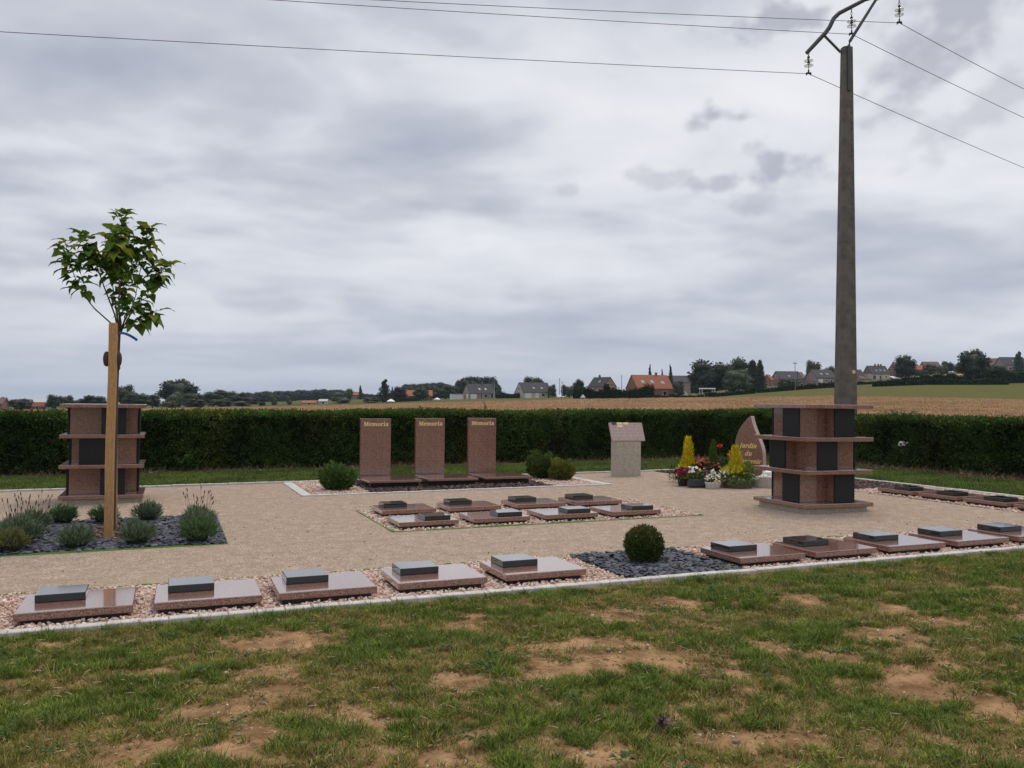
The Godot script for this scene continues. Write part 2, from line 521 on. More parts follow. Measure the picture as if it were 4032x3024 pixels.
# ---------------------------------------------------------------- sky
func sky_colour(d: Vector3, far: FastNoiseLite, fine: FastNoiseLite, warp: FastNoiseLite) -> Color:
	var az := atan2(d.x, -d.z)
	var el := asin(clampf(d.y, -1, 1))
	var e := maxf(d.y, 0.0)
	# the cloud sheet, seen flat on overhead and squeezed together towards the horizon
	var q := Vector2(d.x, d.z) / (e + 0.10)
	q += Vector2(warp.get_noise_2d(q.x * 60.0, q.y * 60.0), warp.get_noise_2d(q.x * 60.0 + 500.0, q.y * 60.0)) * 0.12
	var g := q.rotated(0.35)
	var broad := far.get_noise_2d(g.x * 34.0, g.y * 52.0)
	var rolls := far.get_noise_2d(g.x * 95.0 + 300.0, g.y * 130.0)
	var puff := 1.0 - 2.0 * absf(fine.get_noise_2d(g.x * 120.0 + 40.0, g.y * 150.0))
	var wisp := fine.get_noise_2d(g.x * 260.0, g.y * 330.0)
	var soft := smoothstep(0.03, 0.24, e)
	var t := 0.50 + broad * 0.40 + rolls * lerpf(0.13, 0.34, smoothstep(0.05, 0.28, e)) + (puff - 0.55) * 0.15 * (0.5 + 0.5 * soft) + wisp * 0.17 * soft
	var sway := Vector2(far.get_noise_2d(az * 420.0, el * 700.0) * 0.14, far.get_noise_2d(az * 420.0 + 90.0, el * 700.0) * 0.05)
	# the broad thick and thin places of this sheet
	for b in [[-0.34, 0.41, 0.30, 0.10, -0.12], [-0.47, 0.33, 0.17, 0.06, -0.09], [-0.50, 0.22, 0.20, 0.05, -0.08], [-0.10, 0.25, 0.15, 0.08, -0.12], [0.14, 0.33, 0.20, 0.09, 0.18], [0.24, 0.27, 0.16, 0.12, 0.30], [0.46, 0.25, 0.12, 0.06, 0.22], [0.36, 0.40, 0.08, 0.05, 0.2], [-0.03, 0.175, 0.09, 0.022, 0.22], [-0.52, 0.145, 0.11, 0.016, 0.36], [-0.34, 0.098, 0.16, 0.010, 0.28],
			[0.50, 0.085, 0.09, 0.014, 0.26], [0.07, 0.105, 0.22, 0.02, -0.20], [0.44, 0.165, 0.14, 0.03, -0.25], [0.05, 0.16, 0.14, 0.02, 0.22], [-0.12, 0.075, 0.12, 0.008, 0.2]]:
		t += b[4] * exp(-pow((az + sway.x - b[0]) / b[2], 2) - pow((el + sway.y - b[1]) / b[3], 2))
	# small torn dark clouds under it
	var torn := fine.get_noise_2d(az * 1900.0, el * 2800.0) * 1.3 + far.get_noise_2d(az * 1000.0 + 70.0, el * 1500.0) * 0.9
	var dark := 0.0
	for b in [[0.222, 0.313, 0.026, 0.011, 1.0], [0.292, 0.254, 0.034, 0.020, 1.0], [0.225, 0.240, 0.030, 0.009, 0.8], [0.165, 0.250, 0.030, 0.012, 0.55], [0.287, 0.404, 0.044, 0.018, 1.0], [0.27, 0.222, 0.025, 0.012, 0.55], [0.06, 0.24, 0.016, 0.008, 0.45]]:
		dark = maxf(dark, b[4] * smoothstep(-0.1, 0.8, 1.0 - Vector2((az - b[0]) / b[2], (el - b[1]) / b[3]).length() * 0.75 + torn * 0.7))
	# the long dark bank rising to the right
	var along := Vector2(az - 0.475, el - 0.385).rotated(-0.72)
	dark = maxf(dark, 0.95 * smoothstep(-0.2, 0.75, 1.0 - Vector2(along.x / 0.115, along.y / 0.040).length() * 0.85 + torn * 0.5))
	var low := Vector2(az - 0.50, el - 0.29).rotated(-0.5)
	dark = maxf(dark, 0.55 * smoothstep(-0.2, 0.9, 1.0 - Vector2(low.x / 0.07, low.y / 0.022).length() * 0.85 + torn * 0.6))
	t = 0.06 + maxf(t - 0.06, (t - 0.06) * 0.25)
	t = minf(t, 0.72 + maxf(t - 0.72, 0.0) * 0.5)
	var c := mix(Color(0.40, 0.43, 0.53), Color(0.615, 0.64, 0.715), t * 2.0)
	c = mix(c, Color(0.90, 0.905, 0.94), (t - 0.46) * 1.85)
	c = mix(c, Color(0.385, 0.40, 0.485), dark * 0.74)
	# thicker air low down
	c = mix(c, Color(0.43, 0.50, 0.605), exp(-e * 10.0) * 0.62)
	c = mix(c, Color(0.56, 0.61, 0.68), exp(-e * 30.0) * 0.45)
	var k := 1.0 + 0.55 * smoothstep(0.42, 1.0, e)
	return Color(c.r * k, c.g * k, c.b * k)

func make_sky() -> ImageTexture:
	var far := FastNoiseLite.new()
	far.seed = 14
	far.frequency = 0.01
	far.noise_type = FastNoiseLite.TYPE_SIMPLEX_SMOOTH
	far.fractal_octaves = 4
	var fine := far.duplicate()
	fine.seed = 23
	fine.fractal_octaves = 5
	var warp := far.duplicate()
	warp.seed = 35
	warp.fractal_octaves = 2
	var w := 3072
	var h := 1536
	var small := Image.create(768, 384, false, Image.FORMAT_RGBF)
	for y in 384:
		var el := (0.5 - (y + 0.5) / 384.0) * PI
		for x in 768:
			if y > 196:
				small.set_pixel(x, y, Color(0.25, 0.25, 0.22))
				continue
			var az := (x + 0.5) / 768.0 * TAU   # a panorama begins straight ahead
			if az > PI: az -= TAU
			var c := cos(maxf(el, 0.0))
			small.set_pixel(x, y, sky_colour(Vector3(sin(az) * c, sin(maxf(el, 0.0)), -cos(az) * c), far, fine, warp))
	small.resize(w, h, Image.INTERPOLATE_CUBIC)
	# the same sheet once more, at the sharpness a lens sees, for the part that a lens may look at
	for y in range(h * 22 / 100, h / 2 + 2):
		var el := maxf((0.5 - (y + 0.5) / h) * PI, 0.0)
		var c := cos(el)
		for i in range(-w * 12 / 100, w * 12 / 100):
			var x := posmod(i, w)
			var az := (i + 0.5) / w * TAU
			small.set_pixel(x, y, sky_colour(Vector3(sin(az) * c, sin(el), -cos(az) * c), far, fine, warp))
	return ImageTexture.create_from_image(small)


# ---------------------------------------------------------------- the scene
func _ready() -> void:
	rng.seed = 20
	var cam := Camera3D.new()
	cam.name = "camera"
	cam.fov = 47.61
	cam.near = 0.05
	cam.far = 6000.0
	cam.position = Vector3(0, EYE, 0)
	cam.rotation = Vector3(atan(42.2 / 1880.0), 0, 0.0005)
	add_child(cam)

	var world := WorldEnvironment.new()
	world.name = "environment"
	var env := Environment.new()
	env.background_mode = Environment.BG_SKY
	var sky_mat := PanoramaSkyMaterial.new()
	sky_mat.panorama = make_sky()
	env.sky = Sky.new()
	env.sky.sky_material = sky_mat
	env.tonemap_mode = Environment.TONE_MAPPER_LINEAR
	env.tonemap_exposure = 1.0
	env.sdfgi_enabled = true
	env.ssao_enabled = true
	env.ssil_enabled = true
	env.fog_enabled = true
	env.fog_density = 0.00011
	env.fog_light_color = Color(0.62, 0.69, 0.78)
	world.environment = env
	add_child(world)

	var sun := DirectionalLight3D.new()   # behind the cloud sheet, high and ahead
	sun.name = "sun"
	sun.light_energy = 0.5
	sun.light_color = Color(1.0, 0.92, 0.80)
	sun.light_angular_distance = 28.0
	sun.shadow_enabled = true
	sun.rotation = Vector3(deg_to_rad(-62), deg_to_rad(-205), 0)
	add_child(sun)

	make_materials()
	lumps.seed = 5
	lumps.frequency = 0.01
	lumps.fractal_octaves = 3

	build_land()
	build_garden_ground()
	build_hedges()
	build_village()
	build_far_trees()
	build_pole_and_wires()
	build_columbaria()
	build_vault_slabs()
	build_memorials()
	build_lectern()
	build_garden_stone()
	build_flower_pots()
	build_shrubs()
	build_lavender_bed()
	build_lawn()
	build_verge()


# ---------------------------------------------------------------- land
func fan(from: Callable, to: Callable, a0: float, a1: float, steps: int, rows: int, up: float) -> ArrayMesh:
	var b := MB.new()
	var grid := []
	for i in steps + 1:
		var a := lerpf(a0, a1, float(i) / steps)
		var r0: float = from.call(a)
		var r1: float = to.call(a)
		var col := []
		for j in rows + 1:
			var z := r0 * pow(r1 / r0, float(j) / rows)
			col.append(on_land(a * z, z, up))
		grid.append(col)
	for i in steps:
		for j in rows:
			b.quad(grid[i][j], grid[i + 1][j], grid[i + 1][j + 1], grid[i][j + 1])
	return b.mesh()

func build_land() -> void:
	var b := MB.new()
	var radii := [0.0, 10, 20, 26, 30, 36, 44, 55, 70, 90, 110, 130, 150, 175, 200, 225, 250, 290, 330, 365, 400, 450, 500, 570, 650, 720, 800, 950, 1150, 1500, 2200, 3400]
	var turns := []
	var t := -PI
	while t < PI - 0.001:
		turns.append(t)
		t += 0.02 if absf(t) < 0.66 else 0.12
	turns.append(PI)
	for i in turns.size() - 1:
		for j in radii.size() - 1:
			var q := []
			for w in [[i, j], [i + 1, j], [i + 1, j + 1], [i, j + 1]]:
				var r: float = radii[w[1]]
				q.append(on_land(sin(turns[w[0]]) * r, cos(turns[w[0]]) * r, -0.03))
			b.quad(q[0], q[1], q[2], q[3])
	setting("ground", b.mesh(), M.pasture)
	var near := func(a: float) -> float: return (21.9 / (cu - a * su)) if a < 0.281 else minf(21.9 / maxf(cu - a * su, 0.05), 16.85 / (a * cu + su))
	var stubble_end := func(a: float) -> float:
		var xs := [-0.6, -0.384, -0.151, 0.069, 0.214, 0.36, 0.476, 0.6]
		var zs := [222.0, 210.0, 190.0, 150.0, 150.0, 140.0, 130.0, 120.0]
		var i := 0
		while i < 6 and a > xs[i + 1]: i += 1
		return lerpf(zs[i], zs[i + 1], clampf((a - xs[i]) / (xs[i + 1] - xs[i]), 0, 1)) + lumps.get_noise_1d(a * 900.0) * 1.2
	setting("stubble_field", fan(near, stubble_end, -0.72, 0.72, 160, 34, 0.06), M.stubble)
	setting("meadow", fan(func(a): return stubble_end.call(a) - 1.0, func(a): return 262.0 + 60.0 * smoothstep(0.24, 0.1, a) + lumps.get_noise_1d(a * 500.0) * 3.0, -0.02, 0.75, 90, 14, 0.045), M.meadow)
	setting("upper_straw_field", fan(func(a): return 372.0 - 60.0 * smoothstep(0.5, 0.57, a), func(a): return 425.0, 0.435, 0.72, 26, 6, 0.12), M.stubble)
	setting("far_green_field", fan(func(a): return 360.0, func(a): return 470.0, -0.29, -0.15, 14, 5, 0.12), M.meadow)
	# cut straw standing on the field
	var m := MB.new()
	for i in 10:
		var at := Vector3(rnd(-0.32, 0.32), 0, rnd(-0.16, 0.16))
		m.blade(at, Vector3(rnd(-0.5, 0.5), 1, rnd(-0.5, 0.5)).normalized(), rnd(0.16, 0.34), rnd(0.03, 0.06), shade(Color(0.44, 0.29, 0.155), 0.3), Vector3(rnd(-1, 1), -0.2, rnd(-1, 1)))
	var places := []
	var tints := PackedColorArray()
	for i in 46000:
		var a := rnd(-0.68, 0.68)
		var r0: float = near.call(a)
		var r1: float = stubble_end.call(a)
		var z := r0 + (r1 - r0) * pow(rng.randf(), 1.1)
		var row := lumps.get_noise_2d(z * 160.0, a * z * 4.0)
		if row < -0.12 and rng.randf() < 0.7: continue
		places.append(Transform3D(Basis(Vector3.UP, rnd(-0.5, 0.5)).scaled(Vector3.ONE * rnd(0.7, 1.25)), on_land(a * z, z, 0.05)))
		var k := rnd(0.7, 1.15) * (1.0 + 0.35 * lumps.get_noise_2d(a * z * 6.0, z * 9.0))
		tints.append(Color(k, k * 0.97, k * 0.92))
	var st := scatter("straw", m.mesh(), M.straw, places, self, tints)
	st.name = numbered("cut_straw")
	tag(st, "cut straw standing in rows across the harvested field beyond the hedge")

func sheet(u0: float, u1: float, v0: float, v1: float, y: float) -> ArrayMesh:
	var b := MB.new()
	b.quad(P(u0, v0, y), P(u1, v0, y), P(u1, v1, y), P(u0, v1, y))
	return b.mesh()

func kerb_run(parent: Node3D, from: Vector2, to: Vector2, wide: float, high: float, stone: float, inward: Vector2) -> void:
	var dir := (to - from).normalized()
	var total := from.distance_to(to)
	var count := int(round(total / stone))
	var step := total / count
	var kinds := []
	for i in 3:
		var b := MB.new()
		b.box(Vector3(0, 0, 0), Vector3(step - 0.006, high + 0.08, wide), Color.WHITE, 0.006)
		kinds.append(b.mesh())
	for i in count:
		var c := from + dir * (step * (i + 0.5)) + inward * wide * 0.5
		var p := P(c.x, c.y, (high - 0.08) * 0.5 + rnd(-0.003, 0.003))
		var yaw := TURN + (PI / 2 if absf(dir.y) > 0.5 else 0.0) + rnd(-0.012, 0.012)
		part("kerb_stone", kinds[i % 3], M.kerb, parent, p, Basis(Vector3.UP, yaw) * Basis(Vector3(0, 0, 1), rnd(-0.01, 0.01)))

func kerb(label: String) -> Node3D:
	var o := Node3D.new()
	o.name = numbered("kerb")
	add_child(o)
	tag(o, label, "", "", "structure")
	return o

func edging(label: String, pts: Array) -> void:
	var b := MB.new()
	for i in pts.size() - 1:
		var p: Vector2 = pts[i]
		var q: Vector2 = pts[i + 1]
		var d := (q - p).normalized()
		var side := Vector2(-d.y, d.x) * 0.0035
		var k := int(ceil(p.distance_to(q) / 0.25))
		for j in k:
			var s0 := p.lerp(q, float(j) / k)
			var s1 := p.lerp(q, float(j + 1) / k)
			var h0 := 0.012 + lumps.get_noise_2d(s0.x * 300.0, s0.y * 300.0) * 0.014
			var h1 := 0.012 + lumps.get_noise_2d(s1.x * 300.0, s1.y * 300.0) * 0.014
			for w in [1.0, -1.0]:
				var a: Vector2 = s0 + side * w
				var c: Vector2 = s1 + side * w
				if w < 0: b.quad(P(a.x, a.y, -0.01), P(c.x, c.y, -0.01), P(c.x, c.y, h1), P(a.x, a.y, h0))
				else: b.quad(P(c.x, c.y, -0.01), P(a.x, a.y, -0.01), P(a.x, a.y, h0), P(c.x, c.y, h1))
			b.quad(P((s0 - side).x, (s0 - side).y, h0), P((s1 - side).x, (s1 - side).y, h1), P((s1 + side).x, (s1 + side).y, h1), P((s0 + side).x, (s0 + side).y, h0))
	var o := setting("bed_edging", b.mesh(), M.green_edge, label, "thing")
	tag(o, label, "edging")

func pebble(flat: float, sd: int) -> ArrayMesh:
	var b := MB.new()
	var r2 := RandomNumberGenerator.new()
	r2.seed = sd
	var pts := [Vector3(0, 1, 0)]
	for ring in 2:
		for i in 5:
			var t := TAU * (i + ring * 0.5) / 5.0
			var y := 0.42 if ring == 0 else -0.42
			pts.append(Vector3(cos(t) * 0.88, y, sin(t) * 0.88))
	pts.append(Vector3(0, -1, 0))
	for i in pts.size():
		pts[i] = pts[i] * r2.randf_range(0.72, 1.12) * Vector3(1, flat, r2.randf_range(0.62, 0.9))
	var f := []
	for i in 5:
		var j := (i + 1) % 5
		f.append([0, 1 + j, 1 + i]); f.append([1 + i, 1 + j, 6 + i]); f.append([1 + j, 6 + j, 6 + i]); f.append([6 + i, 6 + j, 11])
	for t in f:
		b.out3(pts[t[0]], pts[t[1]], pts[t[2]], Vector3.ZERO, Color.WHITE)
	return b.mesh()

# stones strewn over a rectangle of the garden grid, left out where keep() says no
func strew(called: String, label: String, mat: Material, shapes: Array, area: Array, per_m2: float, size: Vector2, lift: float, tilt: float, colours: Array, keep = null) -> void:
	var holder := Node3D.new()
	holder.name = numbered(called)
	add_child(holder)
	tag(holder, label, "", "", "stuff")
	var lots := []
	var tints := []
	for s in shapes:
		lots.append([])
		tints.append(PackedColorArray())
	for r in area:
		for i in int((r[1] - r[0]) * (r[3] - r[2]) * per_m2):
			var u := rnd(r[0], r[1])
			var v := rnd(r[2], r[3])
			if keep != null and not keep.call(u, v): continue
			var k := rng.randi() % shapes.size()
			var s := rnd(size.x, size.y)
			lots[k].append(Transform3D(Basis.from_euler(Vector3(rnd(-tilt, tilt), rnd(0, TAU), rnd(-tilt, tilt))).scaled(Vector3.ONE * s), P(u, v, rnd(0.0, lift))))
			tints[k].append(shade(colours[rng.randi() % colours.size()], 0.18))
	for k in shapes.size():
		scatter("stones", shapes[k], mat, lots[k], holder, tints[k])

var slab_spots := []   # (u0, u1, v0, v1) covered by stone slabs

func build_garden_ground() -> void:
	setting("path", sheet(-9.0, 13.06, 6.6, 17.4, 0.0), M.path)
	var o := kerb("pale concrete kerb of short blocks between gravel bed and lawn")
	kerb_run(o, Vector2(-3.6, 6.605), Vector2(13.2, 6.615), 0.092, 0.036, 0.2, Vector2(0, 1))
	o = kerb("long pale kerb between the path and the grass verge of the hedge")
	kerb_run(o, Vector2(-9.0, 17.38), Vector2(13.06, 17.38), 0.09, 0.035, 0.25, Vector2(0, 1))
	o = kerb("pale kerb along the right hand grass verge")
	kerb_run(o, Vector2(13.0, 6.75), Vector2(13.0, 17.37), 0.09, 0.035, 0.25, Vector2(1, 0))
	o = kerb("pale kerb around the bed of the three steles")
	kerb_run(o, Vector2(2.04, 14.78), Vector2(7.86, 14.78), 0.09, 0.02, 0.25, Vector2(0, 1))
	kerb_run(o, Vector2(2.04, 14.88), Vector2(2.04, 17.36), 0.17, 0.02, 0.2, Vector2(1, 0))
	kerb_run(o, Vector2(7.69, 14.88), Vector2(7.69, 17.36), 0.17, 0.02, 0.2, Vector2(1, 0))

	var pink_bed := [[-3.6, 3.74, 6.712, 8.05], [4.98, 12.9, 6.712, 8.05], [2.52, 6.86, 10.32, 12.5], [11.3, 12.99, 8.05, 12.3], [2.22, 3.18, 14.88, 17.36], [6.75, 7.68, 14.88, 17.36]]
	var bits := MB.new()
	for r in pink_bed:
		bits.quad(P(r[0], r[2], 0.004), P(r[1], r[2], 0.004), P(r[1], r[3], 0.004), P(r[0], r[3], 0.004))
	setting("gravel_bed", bits.mesh(), M.gravel_bed)
	bits = MB.new()
	for r in [[3.74, 4.98, 6.712, 8.05], [-2.25, 0.6, 10.1, 12.75]]:
		bits.quad(P(r[0], r[2], 0.004), P(r[1], r[2], 0.004), P(r[1], r[3], 0.004), P(r[0], r[3], 0.004))
	setting("slate_bed", bits.mesh(), M.slate_bed)
	bits = MB.new()
	for r in [[3.18, 6.75, 14.87, 17.37], [11.62, 12.99, 12.3, 14.6], [10.3, 12.98, 16.75, 17.37]]:
		bits.quad(P(r[0], r[2], 0.008), P(r[1], r[2], 0.008), P(r[1], r[3], 0.008), P(r[0], r[3], 0.008))
	var rings := PackedVector2Array()
	for i in 20:
		var p := P(-0.64 + cos(TAU * i / 20) * 0.34, 11.45 + sin(TAU * i / 20) * 0.62)
		rings.append(Vector2(p.x, p.z))
	bits.prism(rings, 0.0, 0.02)
	setting("bark_mulch", bits.mesh(), M.mulch)
	edging("green plastic edging round the slate bed with the box ball", [Vector2(3.74, 6.72), Vector2(3.74, 8.06), Vector2(4.98, 8.06), Vector2(4.98, 6.72)])
	edging("green plastic edging along the front and right of the lavender bed", [Vector2(-2.25, 10.1), Vector2(0.6, 10.1), Vector2(0.6, 12.76), Vector2(-2.25, 12.76)])
	edging("yellow green edging round the middle bed of eight vault slabs", [Vector2(2.5, 12.5), Vector2(2.5, 10.3), Vector2(6.88, 10.3), Vector2(6.88, 12.5), Vector2(2.5, 12.5)])
	edging("thin green edging behind the five left hand front slabs", [Vector2(-3.6, 8.06), Vector2(3.735, 8.06)])
	edging("thin green edging behind the right hand front slabs", [Vector2(4.985, 8.06), Vector2(11.3, 8.06)])


# ---------------------------------------------------------------- hedges of the garden
func leaf_clump(count: int, r: float, size: float, greens: Array, sd: int) -> ArrayMesh:
	rng.seed = sd
	var b := MB.new()
	for i in count:
		var d := on_sphere()
		var out := (d + Vector3(0, 0, 0.9)).normalized()
		b.leaf(d * r * rnd(0.3, 1.0), (out + on_sphere() * 0.7).normalized(), (Vector3.UP + on_sphere() * 0.8).normalized(), size * rnd(0.7, 1.25), size * rnd(0.45, 0.62), shade(greens[rng.randi() % greens.size()], 0.3), 0.15)
	return b.mesh()

func hedge(label: String, u0: float, v0: float, u1: float, v1: float, high: float, faces: Array, sd: int) -> void:
	var o := thing("hedge", label, "hedge", P(u0, v0), TURN, "", false)
	var b := MB.new()
	var w := u1 - u0
	var d := v1 - v0
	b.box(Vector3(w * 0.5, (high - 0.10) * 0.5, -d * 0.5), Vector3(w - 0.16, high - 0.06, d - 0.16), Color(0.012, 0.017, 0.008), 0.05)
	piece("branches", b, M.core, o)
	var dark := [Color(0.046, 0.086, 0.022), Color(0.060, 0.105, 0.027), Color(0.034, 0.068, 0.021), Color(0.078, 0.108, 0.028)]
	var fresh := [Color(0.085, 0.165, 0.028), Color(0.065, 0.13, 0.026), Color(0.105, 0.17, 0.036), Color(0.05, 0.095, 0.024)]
	var shapes := []
	for i in 4: shapes.append(leaf_clump(11, 0.075, 0.052, dark, 100 + i))
	for i in 2: shapes.append(leaf_clump(10, 0.075, 0.055, fresh, 120 + i))
	rng.seed = sd
	var lots := [[], [], [], [], [], []]
	var tints := []
	for i in 6: tints.append(PackedColorArray())
	for f in faces:   # "front" -v, "back" +v, "left" -u, "right" +u, "top"
		var long := w if f in ["front", "back", "top"] else d
		var tall := d if f == "top" else high - 0.04
		for i in int(long * tall * (330.0 if f != "back" else 90.0)):
			var s := rnd(0, long)
			var t := rnd(0.0, 1.0)
			if f != "top" and t < 0.10 and rng.randf() < 0.55: continue
			var gap := lumps.get_noise_2d(s * 55.0 + sd * 31.0, t * 70.0)
			if f != "top" and gap < -0.30 and rng.randf() < 0.6: continue
			var sink := rnd(-0.03, 0.05) - gap * 0.06
			var y := t * (high - 0.04)
			var p := Vector3.ZERO
			var turn := 0.0
			var tip := rnd(-0.5, 0.2)
			match f:
				"front": p = Vector3(s, y, -sink)
				"back":
					p = Vector3(s, y, -d + sink)
					turn = PI
				"left":
					p = Vector3(sink, y, -s)
					turn = -PI / 2
				"right":
					p = Vector3(w - sink, y, -s)
					turn = PI / 2
				"top":
					p = Vector3(s, high - 0.045 + rnd(-0.03, 0.035) + maxf(0.0, lumps.get_noise_2d(s * 90.0, 7.0 + sd)) * 0.05 + lumps.get_noise_1d(s * 22.0 + sd * 9.0) * 0.07, -t * d)
					tip = rnd(-1.5, -0.9)
			var k := rng.randi() % 4
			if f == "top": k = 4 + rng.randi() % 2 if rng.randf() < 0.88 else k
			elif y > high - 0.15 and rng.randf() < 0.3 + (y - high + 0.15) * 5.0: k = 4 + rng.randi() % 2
			elif rng.randf() < 0.018: k = 4
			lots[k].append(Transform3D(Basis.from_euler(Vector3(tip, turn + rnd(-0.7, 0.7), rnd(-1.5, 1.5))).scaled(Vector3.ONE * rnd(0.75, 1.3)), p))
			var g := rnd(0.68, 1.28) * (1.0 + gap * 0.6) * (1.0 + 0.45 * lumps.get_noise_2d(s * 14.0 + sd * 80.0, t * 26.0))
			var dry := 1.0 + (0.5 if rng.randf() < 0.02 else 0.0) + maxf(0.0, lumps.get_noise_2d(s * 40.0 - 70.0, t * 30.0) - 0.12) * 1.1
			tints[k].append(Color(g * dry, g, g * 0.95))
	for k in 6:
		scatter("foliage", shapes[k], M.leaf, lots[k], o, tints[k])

func sprig(called: String, label: String, category: String, at: Vector3, high: float, wide: float, stems: int, green: Color, leaf: float, sd: int) -> Node3D:
	rng.seed = sd
	var o := thing(called, label, category, at, 0.0)
	var st := MB.new()
	var lv := MB.new()
	for i in stems:
		var t := rnd(0, TAU)
		var out := Vector3(cos(t), 0, sin(t)) * rnd(0.1, 0.5) * wide
		var top := out + Vector3(0, high * rnd(0.6, 1.0), 0)
		var path := [Vector3(out.x * 0.1, 0, out.z * 0.1), out * 0.5 + Vector3(0, top.y * 0.55, 0), top]
		st.tube(path, [0.006, 0.005, 0.003], 4, Color(0.08, 0.09, 0.04))
		for k in 9:
			var s := 0.2 + 0.8 * k / 8.0
			var p: Vector3 = path[0].lerp(path[1], s * 2.0) if s < 0.5 else path[1].lerp(path[2], s * 2.0 - 1.0)
			for w in 2:
				var a := rnd(0, TAU)
				lv.leaf(p, Vector3(cos(a), rnd(-0.1, 0.7), sin(a)).normalized(), Vector3.UP, leaf * rnd(0.7, 1.2), leaf * 0.5, shade(green, 0.25), 0.3)
	piece("stems", st, M.foliage, o)
	piece("leaves", lv, M.leaf, o)
	return o

func build_hedges() -> void:
	setting("hedge_soil", sheet(-12.0, 17.0, 20.55, 22.2, 0.012), M.hedge_soil, "bare earth under the hedges")
	var b := MB.new()
	b.quad(P(15.55, 3.0, 0.012), P(17.0, 3.0, 0.012), P(17.0, 20.55, 0.012), P(15.55, 20.55, 0.012))
	setting("hedge_soil", b.mesh(), M.hedge_soil)
	hedge("long clipped dark green hedge behind the three steles", -10.0, 21.0, 16.85, 21.75, 1.33, ["front", "top", "back"], 1)
	hedge("clipped dark hedge on the right running toward the viewer", 16.12, 4.0, 16.84, 20.98, 1.22, ["left", "top", "right"], 2)
	sprig("hedge_sapling", "bright green seedling bush sprouting out of the right hand hedge top", "bush", P(16.45, 16.2, 1.08), 0.32, 1.1, 26, Color(0.05, 0.15, 0.02), 0.075, 5)
	sprig("bramble", "yellowish shoots growing over the hedge top at the right edge", "bramble", P(16.4, 12.4, 1.12), 0.22, 1.9, 16, Color(0.09, 0.12, 0.025), 0.06, 6)
	sprig("hedge_shoot", "tall thin shoot above the hedge left of the lectern", "shoot", P(7.6, 21.3, 1.28), 0.32, 0.08, 2, Color(0.07, 0.10, 0.02), 0.07, 7)
	sprig("hedge_shoot", "low thin shoots above the hedge over the left stele", "shoot", P(2.7, 21.3, 1.27), 0.20, 0.5, 5, Color(0.07, 0.10, 0.025), 0.06, 8)
	sprig("hedge_shoot", "thin shoots above the hedge at the far left", "shoot", P(-3.1, 21.2, 1.25), 0.24, 0.5, 5, Color(0.08, 0.11, 0.03), 0.055, 9)
	sprig("hedge_shoot", "thin shoots above the hedge right of the left columbarium", "shoot", P(0.1, 21.2, 1.27), 0.16, 0.7, 6, Color(0.07, 0.11, 0.025), 0.055, 10)
	sprig("nettle", "bright green nettle at the hedge foot right of the left columbarium", "weed", P(0.30, 20.75, 0.0), 0.42, 0.5, 16, Color(0.055, 0.13, 0.03), 0.09, 11)
	sprig("hedge_weed", "small weed at the hedge foot left of the left columbarium", "weed", P(-2.9, 20.7, 0.0), 0.25, 0.45, 10, Color(0.06, 0.09, 0.03), 0.07, 12)
	var o := sprig("white_wildflower", "white wildflower in front of the right hand hedge", "flower", P(15.9, 15.6, 0.0), 0.62, 0.25, 4, Color(0.05, 0.09, 0.03), 0.06, 13)
	var f := MB.new()
	for i in 26:
		f.leaf(Vector3(rnd(-0.10, 0.10), 0.62 + rnd(-0.03, 0.05), rnd(-0.08, 0.08)), on_sphere(), Vector3.UP, 0.05, 0.04, Color(0.75, 0.74, 0.70))
	piece("blossoms", f, M.petal, o)


